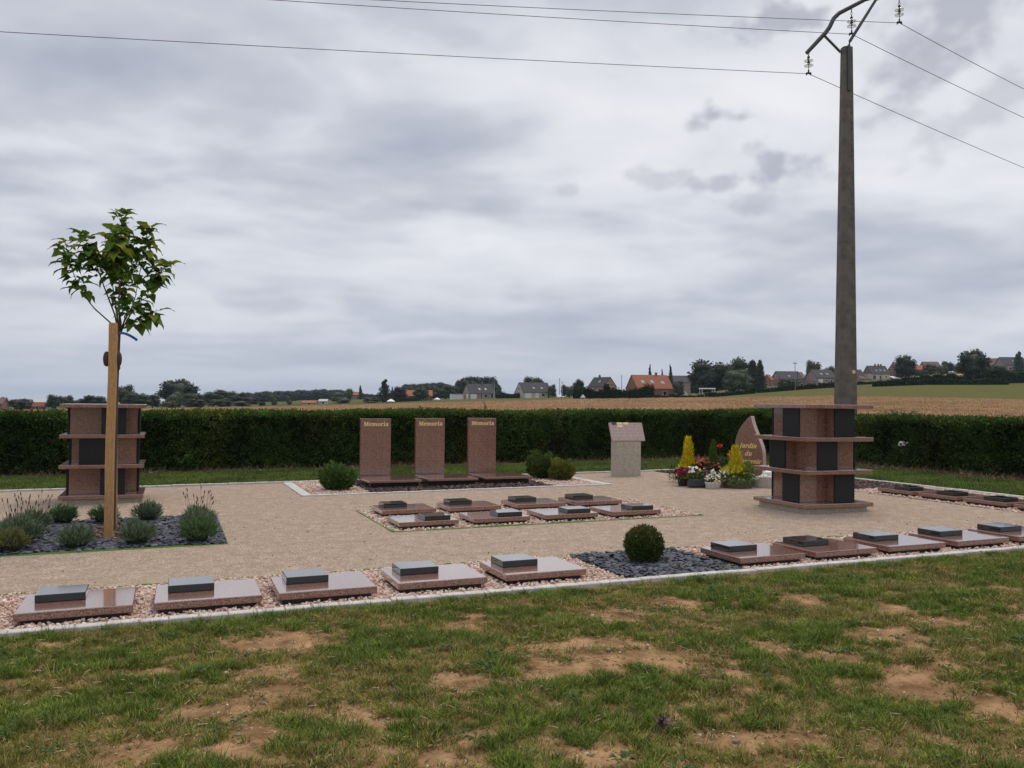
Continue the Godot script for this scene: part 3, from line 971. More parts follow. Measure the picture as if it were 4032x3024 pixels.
# ---------------------------------------------------------------- village
# A gabled house, its long side along x with the front to +z. front / left / right: [place, sill, width, height, "window" | "door" | "garage"]; lights: [x, share up the slope, width, height]
func house(called: String, label: String, x: float, z: float, turn: float, size: Vector4, wall: Material, roof: Material, front := [], left := [], right := [], lights := [], chimneys := [], gable: Material = null) -> Node3D:
	var long := size.x
	var deep := size.y
	var eave := size.z
	var ridge := size.w
	var o := thing(called, label, "house", on_land(x, z, -0.15), turn, "", false)
	var b := MB.new()
	b.box(Vector3(0, eave * 0.5, 0), Vector3(long, eave, deep))
	piece("wall", b, wall, o)
	for s in [-1.0, 1.0]:
		b = MB.new()
		var e := Vector3(s * long * 0.5, eave, 0)
		var tri := [Vector3(e.x, eave, deep * 0.5), Vector3(e.x, eave, -deep * 0.5), Vector3(e.x, ridge - 0.08, 0)]
		b.out3(tri[0], tri[1], tri[2], Vector3(0, eave, 0), Color.WHITE)
		piece("gable", b, gable if gable else wall, o)
	b = MB.new()
	var over := 0.35
	var slope := Vector2(deep * 0.5, ridge - eave).normalized()
	var lo := Vector3(0, eave - slope.y * over, deep * 0.5 + slope.x * over)
	for s in [1.0, -1.0]:
		var p := [Vector3(-long * 0.5 - 0.2, lo.y, s * lo.z), Vector3(long * 0.5 + 0.2, lo.y, s * lo.z), Vector3(long * 0.5 + 0.2, ridge, 0), Vector3(-long * 0.5 - 0.2, ridge, 0)]
		var up := Vector3(0, 0.16, 0)
		if s > 0: b.quad(p[0] + up, p[1] + up, p[2] + up, p[3] + up)
		else: b.quad(p[1] + up, p[0] + up, p[3] + up, p[2] + up)
		b.quad(p[0], p[1], p[1] + up, p[0] + up)
		b.quad(p[1], p[2], p[2] + up, p[1] + up)
		b.quad(p[3], p[0], p[0] + up, p[3] + up)
		b.quad(p[0], p[3], p[2], p[1])
	var r := piece("roof", b, roof, o)
	for c in chimneys:
		b = MB.new()
		b.box(Vector3(c, ridge + 0.35, 0), Vector3(0.7, 1.1, 0.6), Color.WHITE, 0.03)
		b.box(Vector3(c, ridge + 0.98, 0), Vector3(0.3, 0.3, 0.3))
		piece("chimney", b, M.brick_brown, r)
	for l in lights:
		var at := Vector3(l[0], lerpf(eave, ridge, l[1]) + 0.20, lerpf(deep * 0.5, 0.0, l[1]))
		var tip := Basis(Vector3(1, 0, 0), Vector3(0, slope.y, -slope.x), Vector3(0, slope.x, slope.y))
		b = MB.new()
		b.box(at, Vector3(l[2] + 0.16, l[3] + 0.16, 0.10), Color.WHITE, 0.02, tip)
		var w := piece("roof_window", b, M.metal_pale, o)
		b = MB.new()
		b.box(at + tip.z * 0.06, Vector3(l[2], l[3], 0.03), Color.WHITE, 0.0, tip)
		piece("pane", b, M.skylight, w)
	var walls := [[front, Vector3(0, 0, deep * 0.5), Vector3.RIGHT, 0.0], [left, Vector3(-long * 0.5, 0, 0), Vector3(0, 0, 1), -PI / 2], [right, Vector3(long * 0.5, 0, 0), Vector3(0, 0, -1), PI / 2]]
	for wl in walls:
		for w in wl[0]:
			var turned := Basis(Vector3.UP, wl[3])
			var mid: Vector3 = wl[1] + wl[2] * w[0] + Vector3(0, w[1] + w[3] * 0.5, 0)
			b = MB.new()
			b.box(mid, turned * Vector3(w[2] + 0.2, w[3] + 0.2, 0.10) if wl[3] == 0.0 else Vector3(0.10, w[3] + 0.2, w[2] + 0.2))
			var f := piece(w[4] if w[4] != "garage" else "garage_door", b, M.white, o)
			b = MB.new()
			b.box(mid + turned.z * 0.045, Vector3(w[2], w[3], 0.03) if wl[3] == 0.0 else Vector3(0.03, w[3], w[2]))
			piece("pane" if w[4] == "window" else "leaf", b, M.window_dark if w[4] == "window" else (M.render_white if w[4] == "garage" else M.door_brown), f)
	return o

func utility_pole(called: String, label: String, x: float, z: float, high: float, r: float, mat: Material, cross := false) -> void:
	var o := thing(called, label, "utility pole", on_land(x, z), 0.3, "", false)
	var b := MB.new()
	b.tube([Vector3(0, -0.3, 0), Vector3(0, high, 0)], [r, r * 0.65], 8)
	piece("mast", b, mat, o)
	b = MB.new()
	b.box(Vector3(0, high - 0.5, 0.0), Vector3(1.5 if cross else 0.5, 0.14, 0.14))
	piece("crossarm", b, M.dark_iron, o)

func far_hedge(label: String, a: Vector2, b: Vector2, high: float, wide: float, sd: int, dark := 1.0) -> void:
	rng.seed = sd
	var mid := (a + b) * 0.5
	var long := a.distance_to(b)
	var o := thing("field_hedge", label, "hedge", Vector3(mid.x, 0, -mid.y), 0.0, "", false)
	var core := MB.new()
	var lv := MB.new()
	var n := int(long / 1.5) + 1
	for i in n:
		var p := a.lerp(b, (i + 0.5) / n)
		var y := land(p.x, p.y)
		var h := high * (1.0 + lumps.get_noise_1d(i * 37.0 + sd * 100.0) * 0.5)
		var dir := (b - a).normalized()
		var yaw := atan2(dir.y, dir.x)
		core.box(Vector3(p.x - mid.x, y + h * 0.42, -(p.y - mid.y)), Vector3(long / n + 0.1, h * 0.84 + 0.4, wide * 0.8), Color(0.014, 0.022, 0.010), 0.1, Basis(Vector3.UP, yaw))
		for k in int(26 * high):
			var q := Vector3(rnd(-0.5, 0.5) * long / n, rnd(0.0, 1.0) * h, rnd(-0.5, 0.5) * wide)
			if rng.randf() < 0.6: q.z = wide * 0.5 * rnd(0.8, 1.05)
			elif rng.randf() < 0.7: q.y = h * rnd(0.93, 1.06)
			var at := Vector3(p.x - mid.x, y, -(p.y - mid.y)) + Basis(Vector3.UP, yaw) * q
			lv.leaf(at, on_sphere(), on_sphere(), 0.5, 0.38, shade(Color(0.034 * dark, 0.056 * dark, 0.019 * dark), 0.35), 0.1)
	piece("branches", core, M.core, o)
	piece("foliage", lv, M.foliage, o)

func build_village() -> void:
	var W := "window"
	house("cottage", "low red brick cottage with orange tiled roof and white windows", -40.9, 380, 0.10, Vector4(12.0, 7.5, 2.3, 4.7), M.brick_red, M.tile_orange, [[-4.0, 0.5, 0.9, 1.3, W], [-1.4, 0.5, 0.9, 1.3, W], [0.3, 0.1, 0.9, 1.9, "door"], [2.2, 0.5, 0.9, 1.3, W], [4.2, 0.6, 0.9, 1.1, W]], [[0, 0.8, 0.9, 1.2, W]], [], [], [-5.2])
	house("house", "grey slate roofed house with brick gable beside the white garage", -15.2, 400, 0.42, Vector4(12.4, 9.0, 2.5, 6.8), M.brick_grey, M.slate_roof, [[-4.4, 0.1, 2.8, 2.1, "garage"], [-0.6, 0.1, 0.9, 2.0, "door"], [1.6, 0.8, 1.6, 1.1, W], [4.6, 0.3, 1.0, 1.9, W]], [[1.2, 0.1, 2.2, 2.0, "garage"], [0.0, 3.3, 0.8, 1.3, W]], [], [[-0.8, 0.42, 0.8, 1.0], [2.2, 0.42, 0.8, 1.0]], [-5.6, 1.6])
	var g := thing("garage", "flat roofed white garage left of the grey slate house", "garage", on_land(-25.4, 402, -0.2), 0.30, "", false)
	var b := MB.new()
	b.box(Vector3(0, 1.25, 0), Vector3(5.6, 2.5, 5.0))
	piece("wall", b, M.render_white, g)
	b = MB.new()
	b.box(Vector3(0, 2.6, 0), Vector3(5.9, 0.22, 5.3))
	piece("roof", b, M.metal_pale, g)
	b = MB.new()
	b.box(Vector3(1.0, 1.05, 2.52), Vector3(2.6, 2.0, 0.06))
	piece("door", b, M.white, g)
	house("house", "cream rendered house with dark slate roof right of centre", 9.6, 394, 0.42, Vector4(14.0, 9.0, 2.7, 7.0), M.cream, M.slate_roof, [[-4.6, 0.1, 2.6, 2.1, "garage"], [-0.2, 0.1, 1.4, 2.1, "garage"], [2.8, 0.9, 1.5, 1.1, W], [5.6, 0.1, 0.9, 2.0, "door"]], [[-0.8, 3.4, 0.6, 1.5, W], [0.8, 3.4, 0.6, 1.5, W]], [], [[-1.0, 0.4, 0.7, 0.9], [3.0, 0.4, 0.7, 0.9]], [])
	house("house", "pink brick house with slate roof and two gable windows", 34.6, 334, -0.78, Vector4(7.8, 7.4, 4.2, 7.7), M.brick_pink, M.slate_roof, [[-1.5, 2.4, 0.7, 1.0, W], [1.6, 2.4, 0.9, 1.1, W]], [], [[1.0, 4.3, 0.8, 1.1, W], [-1.3, 4.3, 0.8, 1.1, W], [-0.5, 1.5, 2.0, 1.0, W]], [[0.2, 0.5, 0.7, 0.9]], [-1.2])
	house("farmhouse", "large brick farmhouse with big steep orange tiled roof", 47.2, 299, 0.36, Vector4(13.6, 8.4, 3.1, 7.6), M.brick_brown, M.tile_orange, [[3.6, 0.9, 1.4, 1.2, W]], [], [], [[-3.9, 0.45, 1.1, 1.3], [-0.3, 0.45, 1.1, 1.3], [3.7, 0.40, 1.1, 1.2]], [2.6])
	house("house", "grey roofed house half hidden among the trees", 80.2, 420, 0.1, Vector4(10, 8, 5.6, 8.8), M.brick_grey, M.slate_roof, [[0, 3.0, 1.2, 1.2, W]])
	house("outbuilding", "narrow red brick outbuilding with orange roof by the cypresses", 115.4, 392, 1.05, Vector4(6.0, 3.6, 3.0, 5.2), M.brick_brown, M.tile_orange, [[0, 0.8, 0.8, 1.1, W]], [[0, 0.2, 1.2, 1.0, W]])
	house("house", "brick house with slate roof and two dark gable windows", 127.6, 404, 0.27, Vector4(11.6, 8.5, 2.8, 6.4), M.brick_brown, M.slate_roof, [[4.2, 0.8, 1.6, 1.1, W], [0.6, 0.5, 1.0, 1.6, W]], [[-0.6, 3.3, 0.7, 1.4, W], [1.0, 3.3, 0.7, 1.4, W]], [], [[-0.6, 0.35, 0.8, 0.9]], [])
	house("house", "brown roofed house between two slate roofed brick houses", 138.5, 430, 0.2, Vector4(10, 8, 3.4, 6.2), M.brick_brown, M.tile_brown, [[0, 0.8, 1.2, 1.1, W]])
	house("house", "grey brick house with two bright skylights left of the pole", 143.0, 403, 0.31, Vector4(10.8, 9.0, 2.8, 6.4), M.brick_grey, M.slate_roof, [[-3.4, 0.1, 2.2, 2.0, "garage"], [-0.5, 0.9, 1.0, 1.0, W], [2.4, 0.7, 1.2, 1.0, W], [4.6, 0.1, 0.8, 2.0, "door"]], [[2.4, 0.6, 1.1, 1.0, W]], [], [[-1.6, 0.45, 1.0, 0.9], [1.6, 0.45, 1.0, 0.9]], [])
	house("house", "white rendered house with slate roof just right of the pole", 165.2, 424, 0.15, Vector4(10.0, 8.0, 2.4, 5.8), M.render_white, M.slate_roof, [[3.6, 0.3, 0.9, 1.8, W]])
	house("outbuilding", "small brick lean to right of the concrete pole", 161.0, 402, 0.5, Vector4(3.6, 3.0, 1.3, 2.2), M.brick_pink, M.tile_brown, [[0, 0.3, 0.8, 0.8, W]])
	house("house", "orange roofed house behind the slate roofs right of the pole", 174.5, 470, 0.0, Vector4(8.0, 7.0, 3.0, 5.6), M.brick_red, M.tile_orange, [[0, 0.9, 1.0, 1.2, W]], [], [], [], [-2.6])
	house("house", "brick gabled house with cream front and three chimneys", 177.4, 424, 0.16, Vector4(9.4, 8.2, 2.8, 6.7), M.cream, M.slate_roof, [[-3.4, 0.1, 1.5, 1.9, W], [-0.2, 0.1, 1.1, 1.9, "door"], [2.7, 0.9, 0.7, 0.9, W]], [], [], [[-1.4, 0.35, 0.6, 0.8], [0.8, 0.4, 0.6, 0.8], [3.0, 0.4, 0.6, 0.8]], [-0.5, 1.2, 2.6], M.brick_brown)
	house("house", "brick house with white front partly behind the lone dark tree", 194.2, 434, 0.26, Vector4(10.2, 9.0, 2.8, 6.9), M.brick_brown, M.slate_roof, [[-3.2, 0.1, 1.6, 2.2, "garage"], [0.4, 0.3, 2.2, 1.8, "garage"], [3.6, 0.3, 1.2, 1.9, "garage"]], [[-1.0, 3.2, 0.9, 1.2, W], [1.2, 3.2, 0.9, 1.2, W]], [], [], [-4.6])
	house("house", "small house with orange roof and white gable on the hill", 224.6, 482, -0.6, Vector4(5.5, 6.0, 2.8, 5.2), M.brick_red, M.tile_orange, [[0, 0.9, 1.0, 1.2, W]], [], [[0, 1.0, 0.9, 1.2, W]], [], [], M.render_white)
	house("house", "brick house with brown roof behind garden bushes on the hill", 231.6, 482, 0.1, Vector4(9.0, 8.0, 3.1, 6.7), M.brick_brown, M.tile_brown, [[-2.4, 1.0, 1.0, 1.2, W], [2.0, 1.0, 1.0, 1.2, W]], [[0, 3.2, 0.9, 1.2, W]])
	house("house", "brown roofed house with bright orange brick gable at the far right", 248.8, 452, -1.0, Vector4(7.0, 7.0, 3.6, 7.0), M.brick_brown, M.tile_brown, [[0, 1.0, 1.0, 1.2, W]], [], [[0.4, 3.4, 1.0, 1.6, W]], [], [], M.brick_red)
	house("house", "long house with dark slate roof at the right edge", 253.6, 442, 0.1, Vector4(12.5, 9.0, 3.2, 7.2), M.brick_grey, M.slate_roof, [[-3.6, 0.8, 1.6, 1.2, W], [1.0, 0.8, 1.6, 1.2, W]], [], [], [[-0.4, 0.5, 0.8, 0.9]], [4.4])
	house("house", "red brick house with plain red roof at the far left edge", -173.0, 290, 0.2, Vector4(8.0, 7.0, 2.2, 4.0), M.brick_brown, M.tile_brown, [[1.0, 0.8, 1.0, 1.1, W]], [], [], [], [], M.brick_brown)
	house("barn", "long pale metal barn behind the trees at the far left", -281.0, 520, 0.15, Vector4(13.5, 16.0, 3.9, 5.7), M.metal_pale, M.metal_pale, [[4.0, 0.2, 2.6, 3.0, "garage"]])
	house("house", "brown roofed house left of the pale barn", -235.4, 420, 0.2, Vector4(7.0, 6.0, 2.8, 4.8), M.brick_brown, M.tile_brown, [[0, 0.9, 1.0, 1.2, W]])
	house("outbuilding", "low shed with reddish roof in front of the pale barn", -163.2, 300, 0.3, Vector4(4.6, 4.2, 1.2, 2.5), M.brick_brown, M.brick_red, [[0, 0.2, 0.9, 0.9, W]])
	house("farmhouse", "distant orange roofed farmhouse on the wooded slope", -111.8, 620, 0.1, Vector4(8.0, 7.0, 3.4, 5.4), M.brick_brown, M.tile_orange, [[0, 0.9, 1.1, 1.3, W]])
	house("farmhouse", "distant low orange roof peeping over the stubble field", -76.6, 330, 0.1, Vector4(5.0, 5.0, 0.7, 1.5), M.cream, M.tile_orange, [[0, 0.1, 0.8, 0.5, W]])
	house("outbuilding", "distant pale shed beside the low orange roof", -71.4, 330, 0.1, Vector4(3.0, 4.0, 1.2, 1.9), M.cream, M.metal_pale, [[0, 0.2, 0.8, 0.8, W]])
	var s := thing("garden_shed", "dark garden shed with white lean to roof by the brick houses", "shed", on_land(145.6, 330), 0.2, "", false)
	b = MB.new()
	b.box(Vector3(0, 0.6, 0), Vector3(3.0, 1.3, 2.4))
	piece("wall", b, M.dark_iron, s)
	b = MB.new()
	b.box(Vector3(0, 1.5, 0), Vector3(3.6, 0.1, 2.9), Color.WHITE, 0.0, Basis(Vector3.RIGHT, 0.32))
	piece("roof", b, M.white, s)
	b = MB.new()
	b.box(Vector3(0.5, 0.55, 1.22), Vector3(0.9, 1.1, 0.05))
	piece("door", b, M.door_brown, s)

	far_hedge("tall clipped hedge in front of the orange roofed farmhouse", Vector2(17.0, 240), Vector2(40.0, 246), 3.0, 1.4, 31, 0.8)
	far_hedge("low clipped hedge right of the tall hedge by the farmhouse", Vector2(40.6, 247), Vector2(55.0, 250), 1.0, 1.1, 32)
	far_hedge("dark clipped hedge below the dark tree group", Vector2(55.6, 250), Vector2(70.4, 252), 1.25, 1.2, 33, 0.85)
	far_hedge("long garden hedge below the brick houses left of the pole", Vector2(72.3, 256), Vector2(103.0, 268), 1.35, 1.3, 34)
	far_hedge("dark field hedge below the hill on the right", Vector2(104.5, 252), Vector2(143.5, 252), 1.5, 1.6, 35, 0.8)
	far_hedge("low garden hedge behind the dark field hedge on the right", Vector2(118.0, 300), Vector2(140.0, 305), 0.8, 1.0, 36)
	far_hedge("bramble bank under the big right hand tree", Vector2(118.0, 262), Vector2(150.0, 266), 2.6, 3.0, 37, 0.85)
	far_hedge("dark bushes at the right edge below the slate roofed house", Vector2(141.0, 262), Vector2(158.0, 270), 3.4, 3.0, 38, 0.9)
	far_hedge("hedge beside the upper straw field", Vector2(199.0, 452), Vector2(213.0, 452), 1.6, 1.5, 39)
	far_hedge("field hedge between the two slate roofed houses at centre", Vector2(-7.0, 384), Vector2(3.4, 386), 2.2, 1.6, 40, 0.9)
	far_hedge("low dark bushes along the stubble edge by the cottage", Vector2(-52.0, 350), Vector2(-39.0, 356), 1.2, 1.6, 41)

	utility_pole("utility_pole", "tall thin wooden pole, left of a pair by the round tree", 19.7, 360, 8.1, 0.14, M.pole_wood)
	utility_pole("utility_pole", "pale concrete pole, right of a pair by the round tree", 19.9, 345, 6.6, 0.15, M.metal_pale)
	utility_pole("utility_pole", "pale pole at the right corner of the grey slate house", -8.0, 393, 7.2, 0.14, M.metal_pale)
	utility_pole("utility_pole", "small distant pole between the two slate roofed houses", -7.1, 560, 5.2, 0.13, M.pole_wood)
	utility_pole("utility_pole", "wooden pole with crossarm rising over the brick houses", 84.6, 260, 8.6, 0.12, M.pole_wood, true)
	utility_pole("utility_pole", "short thick post in the hedge before the brick houses", 86.0, 262, 5.7, 0.18, M.concrete)
	utility_pole("utility_pole", "dark pole at the left end of the orange farmhouse roof", 37.8, 300, 7.8, 0.13, M.pole_wood)

	# a parked car at the field edge, about five pixels long in the photograph
	var c := thing("parked_car", "small white car parked on the grass edge of the stubble field", "car", on_land(17.9, 318, -0.2), 1.1, "", false)
	b = MB.new()
	b.box(Vector3(0, 0.62, 0), Vector3(3.9, 0.62, 1.7), Color.WHITE, 0.18)
	var cabin := PackedVector2Array([Vector2(-1.7, 0.9), Vector2(-1.25, 1.42), Vector2(0.35, 1.45), Vector2(1.05, 0.92)])
	for i in 4:
		var p := cabin[i]
		var q := cabin[(i + 1) % 4]
		b.out3(Vector3(p.x, p.y, 0.75), Vector3(q.x, q.y, 0.75), Vector3(q.x, q.y, -0.75), Vector3(-0.4, 1.1, 0), Color.WHITE)
		b.out3(Vector3(p.x, p.y, 0.75), Vector3(q.x, q.y, -0.75), Vector3(p.x, p.y, -0.75), Vector3(-0.4, 1.1, 0), Color.WHITE)
	for sz in [0.75, -0.75]:
		b.out3(Vector3(cabin[0].x, cabin[0].y, sz), Vector3(cabin[1].x, cabin[1].y, sz), Vector3(cabin[2].x, cabin[2].y, sz), Vector3(-0.4, 1.1, 0), Color.WHITE)
		b.out3(Vector3(cabin[0].x, cabin[0].y, sz), Vector3(cabin[2].x, cabin[2].y, sz), Vector3(cabin[3].x, cabin[3].y, sz), Vector3(-0.4, 1.1, 0), Color.WHITE)
	piece("body", b, M.car_white, c)
	for sz in [0.765, -0.765]:
		b = MB.new()
		b.box(Vector3(-0.4, 1.16, sz), Vector3(1.7, 0.36, 0.02))
		piece("window", b, M.window_dark, c)
	for w in [Vector3(-1.2, 0.32, 0.8), Vector3(1.2, 0.32, 0.8), Vector3(-1.2, 0.32, -0.8), Vector3(1.2, 0.32, -0.8)]:
		b = MB.new()
		b.tube([w - Vector3(0, 0, 0.1), w + Vector3(0, 0, 0.1)], [0.32], 12)
		piece("wheel", b, M.black_plastic, c)

	tent("garden_tent", "white peaked tent left of the orange roofed cottage", -46.2, 332, 3.4, 1.3)
	tent("garden_parasol", "white parasol right of the orange roofed cottage", -33.2, 386, 3.2, 1.2)
	tent("tarpaulin_heap", "grey tarpaulin heap leaning on the tall clipped hedge", 19.3, 237, 1.6, 1.25, M.tarp)
	tent("garden_tent", "beige rounded tent beyond the low clipped hedge", 57.6, 290, 3.2, 1.9, M.cream)
	var sh := thing("garden_shelter", "white flat roofed garden shelter on posts by the dark trees", "shelter", on_land(61.0, 272), 0.1, "", false)
	b = MB.new()
	b.box(Vector3(0, 2.5, 0), Vector3(4.6, 0.35, 2.6), Color.WHITE, 0.05)
	piece("roof", b, M.white, sh)
	for x in [-2.0, 2.0]:
		for z in [-1.1, 1.1]:
			b = MB.new()
			b.tube([Vector3(x, -0.5, z), Vector3(x, 2.35, z)], [0.09], 6)
			piece("post", b, M.white, sh)

func tent(called: String, label: String, x: float, z: float, wide: float, high: float, mat: Material = null) -> void:
	var o := thing(called, label, called.replace("_", " "), on_land(x, z), 0.3, "", false)
	var b := MB.new()
	b.lathe([Vector2(wide * 0.5, high * 0.25), Vector2(wide * 0.3, high * 0.62), Vector2(wide * 0.1, high * 0.9), Vector2(0.02, high)], 8, Color.WHITE, Vector3.ZERO, false)
	piece("cover", b, mat if mat else M.white, o)
	for i in 4:
		b = MB.new()
		var t := TAU * (i + 0.5) / 4
		b.tube([Vector3(cos(t) * wide * 0.42, -0.3, sin(t) * wide * 0.42), Vector3(cos(t) * wide * 0.42, high * 0.42, sin(t) * wide * 0.42)], [0.05], 5)
		piece("pole", b, M.metal_pale, o)


# ---------------------------------------------------------------- far trees
var crowns := {}

func crown(kind: String, which: int) -> ArrayMesh:   # fills a unit cube standing on y = 0
	var key := "%s%d" % [kind, which]
	if crowns.has(key): return crowns[key]
	rng.seed = 700 + which * 13 + kind.length()
	var b := MB.new()
	var lobes := []
	if kind == "spruce":
		for i in 12:
			var y := 0.04 + 0.93 * i / 11.0
			lobes.append([Vector3(rnd(-0.04, 0.04), y, rnd(-0.04, 0.04)), (0.47 * pow(1.0 - y, 0.95) + 0.012) * rnd(0.8, 1.1), 0.05])
	elif kind == "conifer":
		for i in 12:
			var y := 0.05 + 0.9 * i / 11.0
			lobes.append([Vector3(rnd(-0.03, 0.03), y, rnd(-0.03, 0.03)), 0.44 * pow(1.0 - y, 0.6) + 0.04, 0.07])
	elif kind == "willow":
		for i in 9:
			var t := rnd(0, TAU)
			var r := rnd(0.0, 0.24)
			lobes.append([Vector3(cos(t) * r, rnd(0.18, 0.74), sin(t) * r), rnd(0.2, 0.29), 0.26])
	else:
		lobes.append([Vector3(rnd(-0.05, 0.05), 0.47, 0), 0.40, 0.43])
		for i in 11:
			var t := TAU * i / 11.0 * 2.4 + rnd(-0.3, 0.3)
			var y := 0.14 + 0.66 * (i / 10.0)
			var r := 0.31 * sqrt(maxf(0.05, 1.0 - pow((y - 0.42) / 0.5, 2)))
			lobes.append([Vector3(cos(t) * r, y, sin(t) * r), rnd(0.15, 0.22), rnd(0.15, 0.21)])
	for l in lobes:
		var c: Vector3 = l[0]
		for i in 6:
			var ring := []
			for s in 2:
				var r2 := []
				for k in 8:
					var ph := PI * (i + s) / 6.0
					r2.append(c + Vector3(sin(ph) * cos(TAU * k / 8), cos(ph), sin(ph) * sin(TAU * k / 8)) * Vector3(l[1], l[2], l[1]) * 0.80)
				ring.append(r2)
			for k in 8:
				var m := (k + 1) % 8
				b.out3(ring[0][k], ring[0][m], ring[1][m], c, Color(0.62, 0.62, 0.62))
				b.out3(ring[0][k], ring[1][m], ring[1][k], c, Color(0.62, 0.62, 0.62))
		for i in 1500 / lobes.size():
			var d := on_sphere()
			var tone := rnd(0.6, 1.35)
			var along := (d * 0.5 + on_sphere() + (Vector3(0, -0.9, 0) if kind == "willow" else Vector3.ZERO)).normalized()
			b.leaf(c + d * Vector3(l[1], l[2], l[1]) * rnd(0.78, 1.08), along, on_sphere(), rnd(0.045, 0.085), rnd(0.03, 0.055), Color(tone * rnd(0.9, 1.1), tone, tone * 0.9), 0.1)
	crowns[key] = b.mesh()
	return crowns[key]

var trunk_mesh: ArrayMesh
var tree_count := 0
var leaf_tone := {}

func tree(kind: String, tone: String, x: float, z: float, wide: float, high: float, label: String) -> void:
	var low := high < 3.3
	var o := thing("shrub" if low else ("conifer_tree" if kind in ["conifer", "spruce"] else "tree"), label, "shrub" if low else "tree", on_land(x, z, -0.15), fmod(tree_count * 2.4, TAU), "", false)
	tree_count += 1
	var foot := high * (0.03 if low else (0.05 if kind in ["conifer", "spruce"] else 0.10))
	var c := part("crown", crown(kind, tree_count % 4), leaf_tone[tone], o)
	c.transform = Transform3D(Basis.IDENTITY.scaled(Vector3(wide * (1.6 if kind in ["conifer", "spruce"] else 1.2), (high - foot) * 1.04, wide * (1.6 if kind in ["conifer", "spruce"] else 1.2))), Vector3(0, foot, 0))
	var t := part("trunk", trunk_mesh, M.bark_far, o)
	t.transform = Transform3D(Basis.IDENTITY.scaled(Vector3(maxf(0.18, wide * 0.045), high * 0.6, maxf(0.18, wide * 0.045))), Vector3(0, -0.2, 0))

